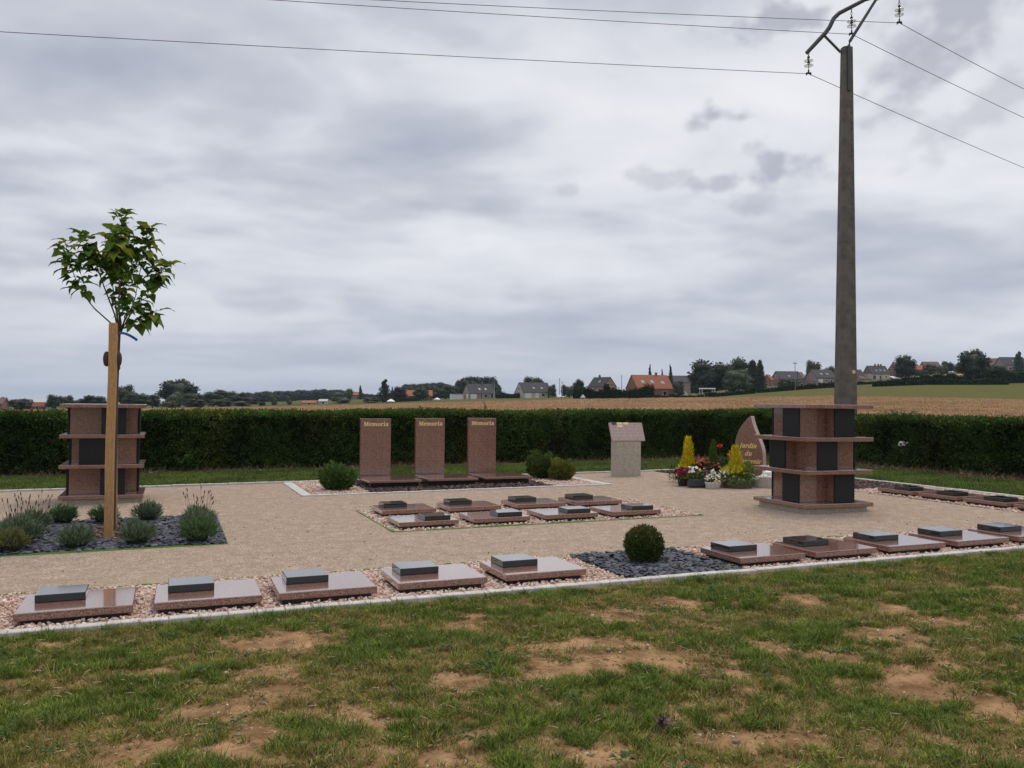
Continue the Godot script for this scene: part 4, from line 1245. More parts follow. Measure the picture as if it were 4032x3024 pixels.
func build_far_trees() -> void:
	for t in [["dark", 0.026, 0.042, 0.015], ["mid", 0.042, 0.068, 0.022], ["light", 0.085, 0.115, 0.055], ["olive", 0.085, 0.098, 0.026], ["purple", 0.024, 0.016, 0.018], ["pale", 0.095, 0.13, 0.105]]:
		var m := painted(0.7, 0.3)
		m.albedo_color = Color(t[1], t[2], t[3]).linear_to_srgb()
		leaf_tone[t[0]] = m
	var b := MB.new()
	b.tube([Vector3.ZERO, Vector3(0.1, 0.5, 0), Vector3(0, 1, 0)], [1.0, 0.8, 0.4], 7)
	trunk_mesh = b.mesh()
	for t in [
		["round", "mid", -175.2, 300, 2.5, 4.6, "small round tree behind the red brick house at the far left"],
		["round", "dark", -144.1, 255, 6.1, 3.4, "dark bushy tree between the red brick house and the pale barn"],
		["round", "mid", -157.4, 300, 5.3, 5.1, "twin topped grey green tree right of the pale barn"],
		["round", "mid", -158.5, 310, 4.3, 4.9, "round grey green tree just left of the left columbarium top"],
		["round", "dark", -209.9, 420, 4.3, 4.2, "low dark tree peeping over the left columbarium top slab"],
		["round", "dark", -144.4, 300, 8.3, 4.7, "broad dark tree behind the left columbarium, left of the stake"],
		["round", "mid", -146.9, 330, 7.0, 8.9, "tall rounded tree just right of the wooden stake"],
		["round", "mid", -124.5, 290, 8.0, 5.4, "spreading grey green tree between the stake and the great dome tree"],
		["round", "dark", -123.9, 300, 5.0, 4.7, "dark tree filling the gap left of the great dome tree"],
		["round", "dark", -130.0, 340, 13.9, 11.1, "great dark dome shaped tree, tallest of the left skyline"],
		["willow", "light", -108.2, 280, 5.9, 5.9, "pale weeping tree in front of the great dome tree"],
		["round", "olive", -106.5, 270, 4.6, 2.3, "low yellow green bush at the foot of the great dome tree"],
		["round", "mid", -110.8, 300, 5.1, 5.1, "green tree at the right foot of the great dome tree"],
		["round", "mid", -136.3, 380, 5.5, 5.6, "small pale tree right of the great dome tree on the skyline"],
		["round", "dark", -109.7, 320, 7.1, 5.9, "dark tree on the left shoulder of the rounded grove"],
		["round", "dark", -108.3, 330, 8.7, 6.3, "tallest tree at the middle of the rounded grove"],
		["round", "dark", -101.8, 325, 7.9, 5.1, "dark tree right of the middle of the rounded grove"],
		["round", "dark", -96.7, 320, 6.1, 3.7, "small dark tree sloping down at the right end of the grove"],
		["round", "mid", -105.2, 290, 6.4, 2.9, "low tree left of the rounded grove"],
		["round", "mid", -95.3, 285, 6.9, 2.9, "lower green tree in front of the rounded grove"],
		["willow", "light", -82.2, 265, 5.6, 1.8, "pale silvery bush at the right front of the rounded grove"],
		["willow", "light", -90.3, 330, 2.8, 3.9, "slim pale tree on the small green pasture, left one"],
		["willow", "light", -87.2, 340, 2.9, 3.9, "slim leaning pale tree on the small green pasture, right one"],
		["round", "dark", -83.2, 290, 2.1, 1.5, "small dark bush at the left end of the green pasture"],
		["willow", "light", -76.1, 380, 6.0, 5.3, "pale willow left of the tall willow below the wooded ridge"],
		["willow", "light", -74.0, 390, 5.8, 6.7, "tall pale willow below the wooded ridge"],
		["willow", "light", -65.8, 340, 5.4, 2.9, "low pale willow in front of the tall willow"],
		["spruce", "dark", -104.4, 600, 3.2, 9.2, "pointed conifer rising from the wooded ridge"],
		["willow", "light", -53.2, 330, 5.9, 0.8, "pale low bush at the edge of the stubble field near the spruce"],
		["spruce", "dark", -52.6, 360, 5.7, 9.0, "tall dark spruce left of the orange roofed cottage"],
		["spruce", "dark", -50.9, 370, 1.6, 6.2, "thin dark cypress between the spruce and the purple tree"],
		["round", "purple", -48.0, 370, 5.9, 6.4, "dark purple leaved tree beside the orange roofed cottage"],
		["round", "dark", -56.7, 350, 5.9, 2.4, "dark bush at the left foot of the spruce"],
		["round", "mid", -38.9, 372, 6.3, 6.2, "green tree standing in front of the orange roofed cottage"],
		["round", "mid", -33.7, 440, 11.1, 7.3, "large green tree at the foot of the wooded hill"],
		["round", "mid", -9.5, 420, 4.9, 7.8, "leafy tree at the right end of the grey house with white garage"],
		["round", "mid", 10.0, 410, 10.0, 10.0, "broad tree rising behind the cream house roof"],
		["round", "mid", 17.9, 390, 3.7, 6.1, "small round tree at the right end of the cream house"],
		["round", "dark", 21.8, 360, 3.0, 5.5, "small dark tree beside the twin utility poles"],
		["round", "dark", 26.4, 345, 4.7, 7.3, "dense ivy clad tree left of the pink brick house"],
		["round", "light", 23.2, 350, 3.3, 4.9, "grey green bush left of the ivy clad tree"],
		["round", "mid", 36.5, 370, 3.7, 7.4, "loose tree behind the left end of the pink brick house"],
		["spruce", "dark", 57.1, 360, 2.3, 12.0, "pointed spruce above the big orange roof"],
		["spruce", "dark", 65.6, 380, 1.6, 10.7, "small spruce right of the big orange roof ridge"],
		["spruce", "mid", 72.9, 400, 2.5, 12.7, "thin pine standing above the grey slate roof among trees"],
		["round", "mid", 54.4, 285, 3.6, 5.5, "small garden tree right of the big orange roof"],
		["round", "dark", 65.8, 290, 12.9, 12.0, "largest dark tree of the group right of the orange roof"],
		["round", "mid", 84.6, 330, 10.8, 12.4, "feathery tall tree behind the pale green tree"],
		["round", "light", 71.7, 275, 8.1, 7.9, "pale green rounded tree in front of the dark tree group"],
		["conifer", "dark", 80.2, 290, 4.6, 9.5, "dark conifer left in the cypress group by the brick houses"],
		["conifer", "dark", 78.7, 285, 3.7, 9.7, "middle dark conifer in the cypress group by the brick houses"],
		["conifer", "dark", 79.9, 280, 2.9, 9.5, "rightmost dark conifer in the cypress group by the brick houses"],
		["round", "olive", 93.5, 300, 3.6, 3.7, "olive garden bush before the first grey brick house"],
		["round", "mid", 96.9, 300, 3.9, 3.4, "dark green garden bush beside the wooden pole"],
		["round", "olive", 152.4, 440, 7.2, 11.8, "yellowish tree behind the house with two bright skylights"],
		["round", "olive", 163.6, 450, 7.3, 8.5, "lower yellowish tree left of the concrete pole"],
		["round", "dark", 149.5, 330, 7.4, 9.9, "dark tree with bare lower trunk before the brick houses"],
		["round", "olive", 211.5, 440, 6.2, 5.7, "brown green bush covering the brick house on the hill"],
		["round", "olive", 212.7, 430, 5.0, 5.0, "yellow green bush beyond the upper straw field"],
		["round", "dark", 225.5, 450, 6.4, 6.6, "dark tree beyond the upper straw field"],
		["round", "olive", 220.6, 430, 4.3, 5.4, "yellow green tree left of the big right hand tree"],
		["round", "dark", 143.4, 270, 8.8, 10.6, "biggest dark tree on the right hand skyline"],
		["round", "mid", 184.7, 330, 5.0, 4.8, "mid green shrub below the dark roofed house"],
		["spruce", "pale", 163.3, 280, 4.7, 9.0, "pale blue green cedar at the right edge"],
	]:
		tree(t[0], t[1], t[2], t[3], t[4], t[5], t[6])
	# the woods on the two ridges read as one mass each
	rng.seed = 90
	for wood in [["woodland", "dark wood covering the long low ridge left of the cottage", -0.145, -0.055, 520.0, 760.0, 300, 9.0, -0.31], ["woodland", "dark wooded hill behind the grey slate house", -0.068, -0.012, 470.0, 640.0, 240, 11.0, 0.0], ["woodland", "dark wood on the far slope left of the ridge", -0.36, -0.15, 640.0, 860.0, 330, 8.0, 0.0], ["woodland", "dark wood on the slope behind the big orange roof", 0.135, 0.255, 420.0, 600.0, 170, 8.5, 0.0]]:
		var holder := Node3D.new()
		holder.name = numbered(wood[0])
		add_child(holder)
		tag(holder, wood[1], "", "", "stuff")
		var lots := [[], [], []]
		var tints := [PackedColorArray(), PackedColorArray(), PackedColorArray()]
		for i in wood[6]:
			var a := rnd(wood[2], wood[3])
			var z := rnd(wood[4], wood[5])
			var s := (wood[7] as float) * rnd(0.6, 1.15)
			var k := rng.randi() % 3
			var edge: float = minf((a - wood[2]), (wood[3] - a)) / (wood[3] - wood[2])
			s *= 0.25 + 0.75 * smoothstep(0.0, 0.3, edge)
			lots[k].append(Transform3D(Basis(Vector3.UP, rnd(0, TAU)).scaled(Vector3(s * 1.15, s, s * 1.15)), on_land(a * z, z, -0.3)))
			var g := rnd(0.7, 1.25)
			tints[k].append(Color(g, g * rnd(0.95, 1.05), g * 0.95))
		for k in 3:
			scatter("tree_crowns", crown("round", k), leaf_tone["dark"], lots[k], holder, tints[k])


# ---------------------------------------------------------------- power line
func build_pole_and_wires() -> void:
	var foot := Vector3(9.18, 0, -24.0)
	var o := thing("power_pole", "tall tapered concrete power pole behind the right hand columbarium", "power pole", foot, 0.16)
	var b := MB.new()
	var high := 11.45
	var rings := []
	for i in 9:
		var t := i / 8.0
		var x := lerpf(0.285, 0.138, t)
		var z := lerpf(0.20, 0.115, t)
		var y := lerpf(-0.6, high, t)
		var k := 0.035
		rings.append([Vector3(-x + k, y, z), Vector3(x - k, y, z), Vector3(x, y, z - k), Vector3(x, y, -z + k), Vector3(x - k, y, -z), Vector3(-x + k, y, -z), Vector3(-x, y, -z + k), Vector3(-x, y, z - k)])
	for i in 8:
		for k in 8:
			var m := (k + 1) % 8
			b.quad(rings[i][k], rings[i][m], rings[i + 1][m], rings[i + 1][k])
	for k in range(1, 7):
		b.tri(rings[8][0], rings[8][k], rings[8][k + 1])
	piece("shaft", b, M.concrete, o)
	var hole := MB.new()
	hole.box(Vector3.ZERO, Vector3(0.026, 0.04, 0.012), Color.WHITE, 0.004)
	var hm := hole.mesh()
	for y in [10.05, 9.9, 9.75, 9.6, 9.3, 9.15, 8.85, 8.7, 8.55, 8.4, 7.95, 7.8, 7.6, 7.05, 6.9]:
		var t: float = (y + 0.6) / (high + 0.6)
		part("climbing_hole", hm, M.black_plastic, o, Vector3(lerpf(0.285, 0.138, t) - 0.085, y, lerpf(0.20, 0.115, t) + 0.001))
	b = MB.new()
	b.lathe([Vector2(0.055, 0), Vector2(0.05, 0.012), Vector2(0.0, 0.013)], 14)
	part("number_plate", b.mesh(), M.brass_plate, o, Vector3(0.13, 2.42, 0.182), Basis(Vector3.RIGHT, PI / 2))
	var back := o.transform.affine_inverse()
	var at := func(x: float, y: float, z := -24.0) -> Vector3: return back * Vector3(x, y, z)
	b = MB.new()
	b.tube([at.call(8.19, 11.30), at.call(8.72, 11.87), at.call(8.83, 12.02), at.call(8.95, 12.27), at.call(9.10, 12.42), at.call(9.82, 12.80), at.call(10.15, 12.90), at.call(10.5, 12.86), at.call(10.86, 12.90)], [0.055, 0.06, 0.06, 0.06, 0.06, 0.055, 0.06, 0.055, 0.05], 8)
	b.tube([at.call(9.30, 10.2, -23.86), at.call(9.31, 11.45, -23.86), at.call(9.36, 11.6, -23.9), at.call(10.13, 12.80), at.call(10.3, 12.86)], [0.04, 0.045, 0.045, 0.04], 7)
	b.tube([at.call(9.14, 11.32), at.call(8.66, 11.82)], [0.035], 6)
	piece("arch_bracket", b, M.steel, o)

	var tops := [Vector3(8.245, 11.33, -24), Vector3(9.44, 12.60, -24), Vector3(10.77, 12.88, -24)]
	var feet := [Vector3(8.243, 10.72, -24), Vector3(9.448, 11.83, -24), Vector3(10.78, 12.15, -24)]
	var names := ["lowest glass insulator string at the left end of the bracket", "middle glass insulator string under the arch of the bracket", "highest glass insulator string at the right end of the bracket"]
	var ins := ["lowest power wire, from the lowest insulator across the sky", "middle power wire, from the middle insulator across the sky", "topmost power wire, from the highest insulator across the sky"]
	var west := [Vector3(-11.59, 9.95, -19.5), Vector3(-5.58, 11.14, -20.5), Vector3(-3.29, 11.38, -21.0)]
	var east := [Vector3(18.34, 10.0, -31), Vector3(17.17, 11.15, -29), Vector3(16.6, 11.75, -28)]
	for i in 3:
		var n := thing("insulator", names[i], "insulator", feet[i], 0.0, "", false)
		var h: float = tops[i].y - feet[i].y
		var chain := MB.new()
		var links := int((h - 0.42) / 0.075)
		for k in links:
			var y := h - 0.04 - k * 0.075
			var x := 0.022
			var loop := []
			for s in 9:
				var t := TAU * s / 8
				var q := Vector3(cos(t) * x, sin(t) * 0.045, 0)
				if k % 2: q = Vector3(0, q.y, q.x)
				loop.append(Vector3(0, y, 0) + q)
			chain.tube(loop, [0.008], 4, Color.WHITE, false)
		chain.tube([Vector3(0, 0.12, 0), Vector3(0, h - 0.05 - links * 0.072, 0)], [0.010], 5)
		piece("chain", chain, M.steel, n)
		for y in [0.38, 0.245]:
			var cap := MB.new()
			cap.lathe([Vector2(0.03, 0.0), Vector2(0.042, 0.04), Vector2(0.04, 0.085), Vector2(0.02, 0.12), Vector2(0, 0.12)], 10, Color.WHITE, Vector3(0, y, 0))
			piece("cap", cap, M.dark_iron, n)
			var disc := MB.new()
			disc.lathe([Vector2(0.05, -0.012), Vector2(0.118, -0.022), Vector2(0.127, 0.0), Vector2(0.10, 0.024), Vector2(0.04, 0.045)], 16, Color.WHITE, Vector3(0, y - 0.012, 0))
			piece("glass_disc", disc, M.glass, n)
		var clamp_ := MB.new()
		clamp_.box(Vector3(0, 0.015, 0), Vector3(0.15, 0.05, 0.05), Color.WHITE, 0.012)
		clamp_.box(Vector3(0, 0.07, 0), Vector3(0.04, 0.09, 0.03), Color.WHITE, 0.008)
		clamp_.box(Vector3(-0.06, -0.02, 0), Vector3(0.03, 0.05, 0.04), Color.WHITE, 0.008)
		clamp_.box(Vector3(0.06, -0.02, 0), Vector3(0.03, 0.05, 0.04), Color.WHITE, 0.008)
		piece("clamp", clamp_, M.dark_iron, n)
		var w := thing("power_wire", ins[i], "wire", feet[i], 0.0, "", false)
		for side in [west[i], east[i]]:
			var line := MB.new()
			var path := []
			var d: Vector3 = side - feet[i]
			for k in 41:
				var t := k / 40.0 * 3.4
				# through the surveyed point at t = 1, with a slack that pulls the line back up beyond mid span
				path.append(d * t + Vector3(0, 0.10 * t * (t - 1.0), 0))
			line.tube(path, [0.0085], 5, Color.WHITE, false)
			piece("span", line, M.wire, w)


# ---------------------------------------------------------------- columbaria
func build_columbaria() -> void:
	var wide := 1.03
	var p := 0.495   # where the second box of the pinwheel begins, and how deep each box is
	var a := 0.345   # width of a niche
	var levels := [0.13, 0.60, 1.068]
	for which in 2:
		var o := thing("columbarium", ["three storey granite columbarium behind the wooden stake on the left", "three storey granite columbarium in front of the power pole on the right"][which], "columbarium", [P(-0.99, 15.46), P(8.88, 10.45)][which], TURN + [0.0, -0.01][which])
		var b := MB.new()
		b.box(Vector3(0, 0.03, 0), Vector3(1.08, 0.12, 1.08), Color.WHITE, 0.008)
		piece("plinth", b, M.cast_stone, o)
		for y in [0.102, 0.5725, 1.04, 1.51]:
			b = MB.new()
			b.box(Vector3(0, y, 0), Vector3(1.2, 0.058, 1.2), Color.WHITE, 0.006)
			piece("shelf_slab", b, M.granite, o)
		for s in 3:
			var flip := s == 1
			var tall := 0.412
			for turn in 4:
				b = MB.new()
				var d := MB.new()
				var u0 := p
				var u1 := p + a
				if flip:
					u0 = wide - p - a
					u1 = wide - p
				var mid := Vector3((u0 + u1) * 0.5 - wide * 0.5, 0, wide * 0.5 - p * 0.5)
				b.box(mid + Vector3(0, 0, -0.017), Vector3(a - 0.006, tall, p - 0.034), Color.WHITE, 0.003)
				d.box(Vector3(mid.x, 0, wide * 0.5 - 0.013), Vector3(a + 0.012, tall - 0.004, 0.03), Color.WHITE, 0.004)
				var basis := Basis(Vector3.UP, PI / 2 * turn)
				var y: float = levels[s] + tall * 0.5 + 0.002
				part("niche", b.mesh(), M.granite, o, Vector3(0, y, 0), basis)
				part("niche_door", d.mesh(), M.black_honed, o, Vector3(0, y, 0), basis)


# ---------------------------------------------------------------- urn vault slabs
func vault(label: String, u0: float, v0: float, quarter: int, group: String) -> void:
	var mid := Vector2(u0 + 0.38, v0 + 0.33) if quarter % 2 == 0 else Vector2(u0 + 0.33, v0 + 0.38)
	var o := thing("vault_slab", label, "vault slab", P(mid.x, mid.y), TURN + PI / 2 * quarter + rnd(-0.012, 0.012), group, false)
	slab_spots.append(Vector4(mid.x - 0.36, mid.x + 0.36, mid.y - 0.31, mid.y + 0.31))
	var b := MB.new()
	b.box(Vector3(0, 0.02, 0), Vector3(0.68, 0.05, 0.58))
	piece("base", b, M.black_plastic, o)
	b = MB.new()
	b.box(Vector3(0, 0.073, 0), Vector3(0.76, 0.055, 0.665), Color.WHITE, 0.005)
	piece("cover_slab", b, M.granite, o)
	b = MB.new()
	b.box(Vector3(-0.38 + 0.095 + 0.165, 0.129, 0.3325 - 0.31 - 0.155), Vector3(0.335, 0.056, 0.31), Color.WHITE, 0.004)
	piece("plaque", b, M.black_granite, o)

func build_vault_slabs() -> void:
	rng.seed = 55
	var front := "vault slabs along the front kerb"
	var middle := "vault slabs in the middle bed"
	var n := ["cut off by the left edge", "first whole one from the left", "second whole one from the left", "third whole one from the left", "fourth whole one from the left", "next to the slate bed on its left"]
	var us := [-1.95, -1.0, -0.1, 0.78, 1.72, 2.65]
	for i in 6: vault("pink granite vault slab with black plaque, front kerb row left part, " + n[i], us[i], 6.86 + [0, 0, 0, 0, 0.03, 0.05][i], 0, front)
	us = [4.99, 5.88, 6.81, 7.73, 8.64]
	n = ["next to the slate bed on its right", "second right of the slate bed", "third right of the slate bed", "fourth right of the slate bed", "fifth right of the slate bed, at the edge"]
	for i in 5: vault("pink granite vault slab with black plaque, front kerb row, " + n[i], us[i], 6.86, 0, front)
	n = ["leftmost", "second from left", "third from left", "rightmost"]
	us = [2.67, 3.63, 4.64, 5.58]
	for i in 4: vault("pink granite vault slab with black plaque, back row of the middle bed, " + n[i], us[i], 11.63, 0, middle)
	us = [2.60, 3.57, 4.55, 5.51]
	for i in 4: vault("pink granite vault slab with black plaque, front row of the middle bed, " + n[i], us[i], 10.4, 2, middle)
	var vs := [10.99, 10.12, 9.25, 8.38]
	n = ["farthest", "second farthest", "third farthest", "nearest"]
	for i in 4: vault("vault slab in the row beside the right hand verge, %s of four" % n[i], 11.4, vs[i], 1, "vault slabs beside the right hand verge")

	var shapes := [pebble(0.62, 1), pebble(0.5, 2), pebble(0.7, 3), pebble(0.42, 4)]
	var pinks := [Color(0.56, 0.40, 0.33), Color(0.62, 0.47, 0.40), Color(0.50, 0.33, 0.26), Color(0.66, 0.55, 0.47), Color(0.58, 0.45, 0.39), Color(0.42, 0.27, 0.21), Color(0.70, 0.61, 0.54)]
	var clear := func(u: float, v: float) -> bool:
		for s in slab_spots:
			if u > s.x and u < s.y and v > s.z and v < s.w: return false
		return true
	strew("pink_gravel", "pink and cream pebbles filling the beds round the vault slabs", M.stone, shapes, [[-3.5, 3.73, 6.72, 8.03], [4.99, 12.9, 6.72, 8.03]], 1500.0, Vector2(0.011, 0.023), 0.022, 0.9, pinks, clear)
	strew("pink_gravel", "pink pebbles of the middle bed, the right bed and the stele bed", M.stone, shapes, [[2.52, 6.86, 10.31, 12.49], [11.25, 12.98, 8.05, 12.3], [2.23, 3.22, 14.9, 17.34], [6.7, 7.67, 14.9, 17.34]], 1050.0, Vector2(0.013, 0.026), 0.022, 0.9, pinks, clear)
	var chips := [pebble(0.16, 11), pebble(0.2, 12), pebble(0.13, 13), pebble(0.24, 14)]
	var slates := [Color(0.070, 0.077, 0.100), Color(0.046, 0.050, 0.066), Color(0.105, 0.112, 0.140), Color(0.060, 0.068, 0.092), Color(0.085, 0.086, 0.100)]
	strew("slate_chips", "blue black slate chips in the box ball bed and the lavender bed", M.stone, chips, [[3.76, 4.96, 6.72, 8.04], [-2.2, 0.58, 10.12, 12.74]], 1250.0, Vector2(0.022, 0.046), 0.03, 0.42, slates, func(u: float, v: float) -> bool: return Vector2((u + 0.64) / 0.33, (v - 11.45) / 0.6).length() > 1.0)
	var barks := [Color(0.11, 0.05, 0.04), Color(0.16, 0.085, 0.07), Color(0.065, 0.035, 0.03), Color(0.21, 0.13, 0.11)]
	strew("bark_chips", "red brown bark mulch under the young tree and round the steles", M.stone, chips, [[3.2, 6.74, 14.9, 17.3], [11.64, 12.95, 12.3, 14.5], [10.32, 12.95, 16.75, 17.36]], 520.0, Vector2(0.018, 0.036), 0.03, 0.6, [Color(0.06, 0.035, 0.032), Color(0.10, 0.055, 0.048), Color(0.04, 0.025, 0.024), Color(0.13, 0.08, 0.07)])
	strew("bark_chips", "red brown bark mulch ring at the foot of the young tree", M.stone, chips, [[-0.98, -0.30, 10.83, 12.07]], 1500.0, Vector2(0.012, 0.03), 0.03, 0.6, barks, func(u: float, v: float) -> bool: return Vector2((u + 0.64) / 0.34, (v - 11.45) / 0.62).length() < 1.0)
	# a few stones that have wandered onto the path and the lawn
	strew("stray_stones", "loose chips lying on the path", M.stone, shapes, [[-2.5, 12.0, 8.2, 14.7]], 3.0, Vector2(0.006, 0.014), 0.004, 0.5, [Color(0.1, 0.085, 0.07), Color(0.6, 0.52, 0.44), Color(0.06, 0.06, 0.07)])


# ---------------------------------------------------------------- lettering
func letters(text: String, wide: float, serif: bool, slant: float, deep: float, weight := 400) -> ArrayMesh:   # standing in x, y, its middle at the origin, its face to +z
	var t := TextMesh.new()
	var f := SystemFont.new()
	f.font_names = PackedStringArray(["Droid Serif" if serif else "Droid Sans"])
	f.font_weight = weight
	t.font = f
	t.font_size = 64
	t.pixel_size = 0.01
	t.depth = 0.1
	t.curve_step = 1.2
	t.text = text
	var a := t.get_mesh_arrays()
	var v: PackedVector3Array = a[Mesh.ARRAY_VERTEX]
	var lo := Vector3.INF
	var hi := -Vector3.INF
	for i in v.size():
		v[i].x += v[i].y * slant
		lo = lo.min(v[i])
		hi = hi.max(v[i])
	var k := wide / (hi.x - lo.x)
	var mid := (lo + hi) * 0.5
	for i in v.size():
		v[i] = (v[i] - mid) * Vector3(k, k, deep / (hi.z - lo.z))
	a[Mesh.ARRAY_VERTEX] = v
	var m := ArrayMesh.new()
	m.add_surface_from_arrays(Mesh.PRIMITIVE_TRIANGLES, a)
	return m


# ---------------------------------------------------------------- the three steles
func build_memorials() -> void:
	var word := letters("Memoria", 0.485, true, 0.0, 0.004, 700)
	var first: Node3D
	var names := ["left hand granite stele lettered in gold with its low cover slab", "middle granite stele lettered in gold with its low cover slab", "right hand granite stele lettered in gold with its low cover slab"]
	for i in 3:
		var u := 3.71 + i * 1.099
		var o: Node3D
		if i == 0:
			o = thing("memorial_stele", names[0], "memorial", P(u, 16.75), TURN, "memorial steles with gold lettering")
			var b := MB.new()
			b.box(Vector3(0, 0.63, -0.045), Vector3(0.60, 1.25, 0.085), Color.WHITE, 0.005)
			var s := piece("stele", b, M.granite, o)
			part("lettering", word, M.gold, s, Vector3(0.005, 1.152, 0.0))
			b = MB.new()
			b.box(Vector3(0.14, 0.045, 0.62), Vector3(0.90, 0.12, 0.84), Color.WHITE, 0.004)
			piece("base", b, M.black_granite, o)
			b = MB.new()
			b.box(Vector3(0.14, 0.128, 0.63), Vector3(0.985, 0.046, 0.96), Color.WHITE, 0.005)
			piece("cover_slab", b, M.granite, o)
			first = o
		else:
			o = first.duplicate()
			o.name = numbered("memorial_stele")
			add_child(o)
			o.set_meta("label", names[i])
			o.position = P(u, 16.75)
			o.rotation.y += 0.004 * i


# ---------------------------------------------------------------- lectern
func build_lectern() -> void:
	var o := thing("lectern", "concrete pedestal with tilted pink granite name plate before the hedge", "lectern", P(9.11, 16.42), TURN)
	var b := MB.new()
	b.box(Vector3(0, 0.36, -0.13), Vector3(0.59, 0.76, 0.26), Color.WHITE, 0.008)
	b.box(Vector3(0, 0.80, -0.23), Vector3(0.56, 0.2, 0.08), Color.WHITE, 0.008)
	piece("pedestal", b, M.cast_stone, o)
	var tip := Basis(Vector3.RIGHT, -0.40)
	var centre := Vector3(-0.005, 0.94, -0.09)
	b = MB.new()
	b.box(Vector3.ZERO, Vector3(0.80, 0.415, 0.04), Color.WHITE, 0.004)
	var plate := part("name_plate", b.mesh(), M.granite_pale, o, centre, tip)
	b = MB.new()
	for i in 4: b.box(Vector3(-0.228 + i * 0.152, -0.02, 0.0205), Vector3(0.008, 0.36, 0.003))
	for i in 5: b.box(Vector3(0.0, -0.17 + i * 0.075, 0.0212), Vector3(0.70, 0.006, 0.003))
	part("engraved_grid", b.mesh(), plain(0.54, 0.46, 0.43, 0.5), plate)
	b = MB.new()
	b.box(Vector3.ZERO, Vector3(0.125, 0.05, 0.006), Color.WHITE, 0.002)
	for q in [Vector2(-0.152, 0.185), Vector2(0.0, 0.185), Vector2(-0.152, 0.125)]:
		part("brass_name_plate", b.mesh(), M.brass_plate, plate, Vector3(q.x, q.y, 0.024))
	b = MB.new()
	b.lathe([Vector2(0.055, 0), Vector2(0.05, 0.012), Vector2(0, 0.014)], 12)
	part("dark_medallion", b.mesh(), M.black_granite, plate, Vector3(-0.29, 0.185, 0.02), Basis(Vector3.RIGHT, PI / 2) * Basis.IDENTITY.scaled(Vector3(1, 1, 0.55)))
	b = MB.new()
	b.lathe([Vector2(0.011, 0), Vector2(0.009, 0.006), Vector2(0, 0.007)], 8)
	for q in [Vector2(-0.225, -0.16), Vector2(0.225, -0.16), Vector2(0.225, 0.17), Vector2(-0.235, 0.16)]:
		part("screw", b.mesh(), M.steel, plate, Vector3(q.x, q.y, 0.0205), Basis(Vector3.RIGHT, PI / 2))


# ---------------------------------------------------------------- remembrance stone and its basin
func build_garden_stone() -> void:
	var o := thing("remembrance_stone", "leaf shaped granite stone lettered in gold script behind the flowers", "stone", Vector3(4.585, 0, -16.75), -0.86)
	var pts := [Vector2(-0.28, 0), Vector2(-0.33, 0.2), Vector2(-0.385, 0.42), Vector2(-0.40, 0.60), Vector2(-0.39, 0.78), Vector2(-0.345, 0.94), Vector2(-0.25, 1.09), Vector2(-0.10, 1.235), Vector2(0.005, 1.305), Vector2(0.04, 1.30), Vector2(0.06, 1.24), Vector2(0.115, 1.12), Vector2(0.20, 0.98), Vector2(0.30, 0.83), Vector2(0.375, 0.68), Vector2(0.40, 0.52), Vector2(0.40, 0.34), Vector2(0.37, 0.15), Vector2(0.33, 0)]
	var curve := Curve2D.new()
	for i in pts.size():
		var h: Vector2 = (pts[mini(i + 1, pts.size() - 1)] - pts[maxi(i - 1, 0)]) / 6.0
		curve.add_point(pts[i], -h, h)
	var outline := curve.tessellate(4, 2)
	for i in outline.size(): outline[i].x = outline[i].x * 0.80 + outline[i].y * 0.03
	var b := MB.new()
	b.prism(outline, 0.0, 0.11)
	var m := b.mesh()
	# the prism is laid out flat; stand it up with its outline in x, y and its face to +z
	var stand := Basis(Vector3.RIGHT, Vector3(0, 0, 1), Vector3.UP)
	var up := MB.new()
	var sawn := MB.new()
	for i in range(0, b.v.size(), 3):
		var p := stand * b.v[i]
		var q := stand * b.v[i + 1]
		var r := stand * b.v[i + 2]
		if absf((q - p).cross(r - p).normalized().z) > 0.5: up.tri(p, r, q)
		else: sawn.tri(p, r, q)
	var s := piece("stone_slab", up, M.granite, o)
	piece("sawn_edge", sawn, M.granite_pale, s)
	for t in [["Jardin", 0.40, Vector3(0.0, 0.735, 0.112)], ["du", 0.16, Vector3(0.02, 0.60, 0.112)], ["Souvenir", 0.52, Vector3(0.05, 0.455, 0.112)]]:
		part("lettering", letters(t[0], t[1], true, 0.42, 0.005, 700), M.gold_matt, s, t[2])
	o = thing("basin", "round cast stone basin filled with white pebbles before the remembrance stone", "basin", Vector3(4.86, 0, -16.45), 0.2, "", false)
	b = MB.new()
	b.lathe([Vector2(0.47, -0.05), Vector2(0.47, 0.195), Vector2(0.46, 0.205), Vector2(0.40, 0.205), Vector2(0.39, 0.16), Vector2(0.0, 0.155)], 28)
	piece("rim", b, M.cast_stone, o)
	rng.seed = 8
	var whites := [pebble(0.6, 21), pebble(0.5, 22)]
	for i in 34:
		var t := rnd(0, TAU)
		var r := sqrt(rng.randf()) * 0.35
		var sc := rnd(0.03, 0.055)
		part("white_pebble", whites[i % 2], M.white, o, Vector3(cos(t) * r, 0.185 + rnd(0, 0.02), sin(t) * r), Basis(Vector3.UP, rnd(0, TAU)).scaled(Vector3.ONE * sc))
	o = thing("white_stone_tablet", "small white stone tablet lying in the pebble basin", "tablet", Vector3(4.80, 0.20, -16.50), 0.3, "", false)
	b = MB.new()
	b.box(Vector3(0, 0.045, 0), Vector3(0.2, 0.07, 0.14), Color.WHITE, 0.01, Basis(Vector3.RIGHT, 0.25))
	piece("tablet", b, M.white, o)


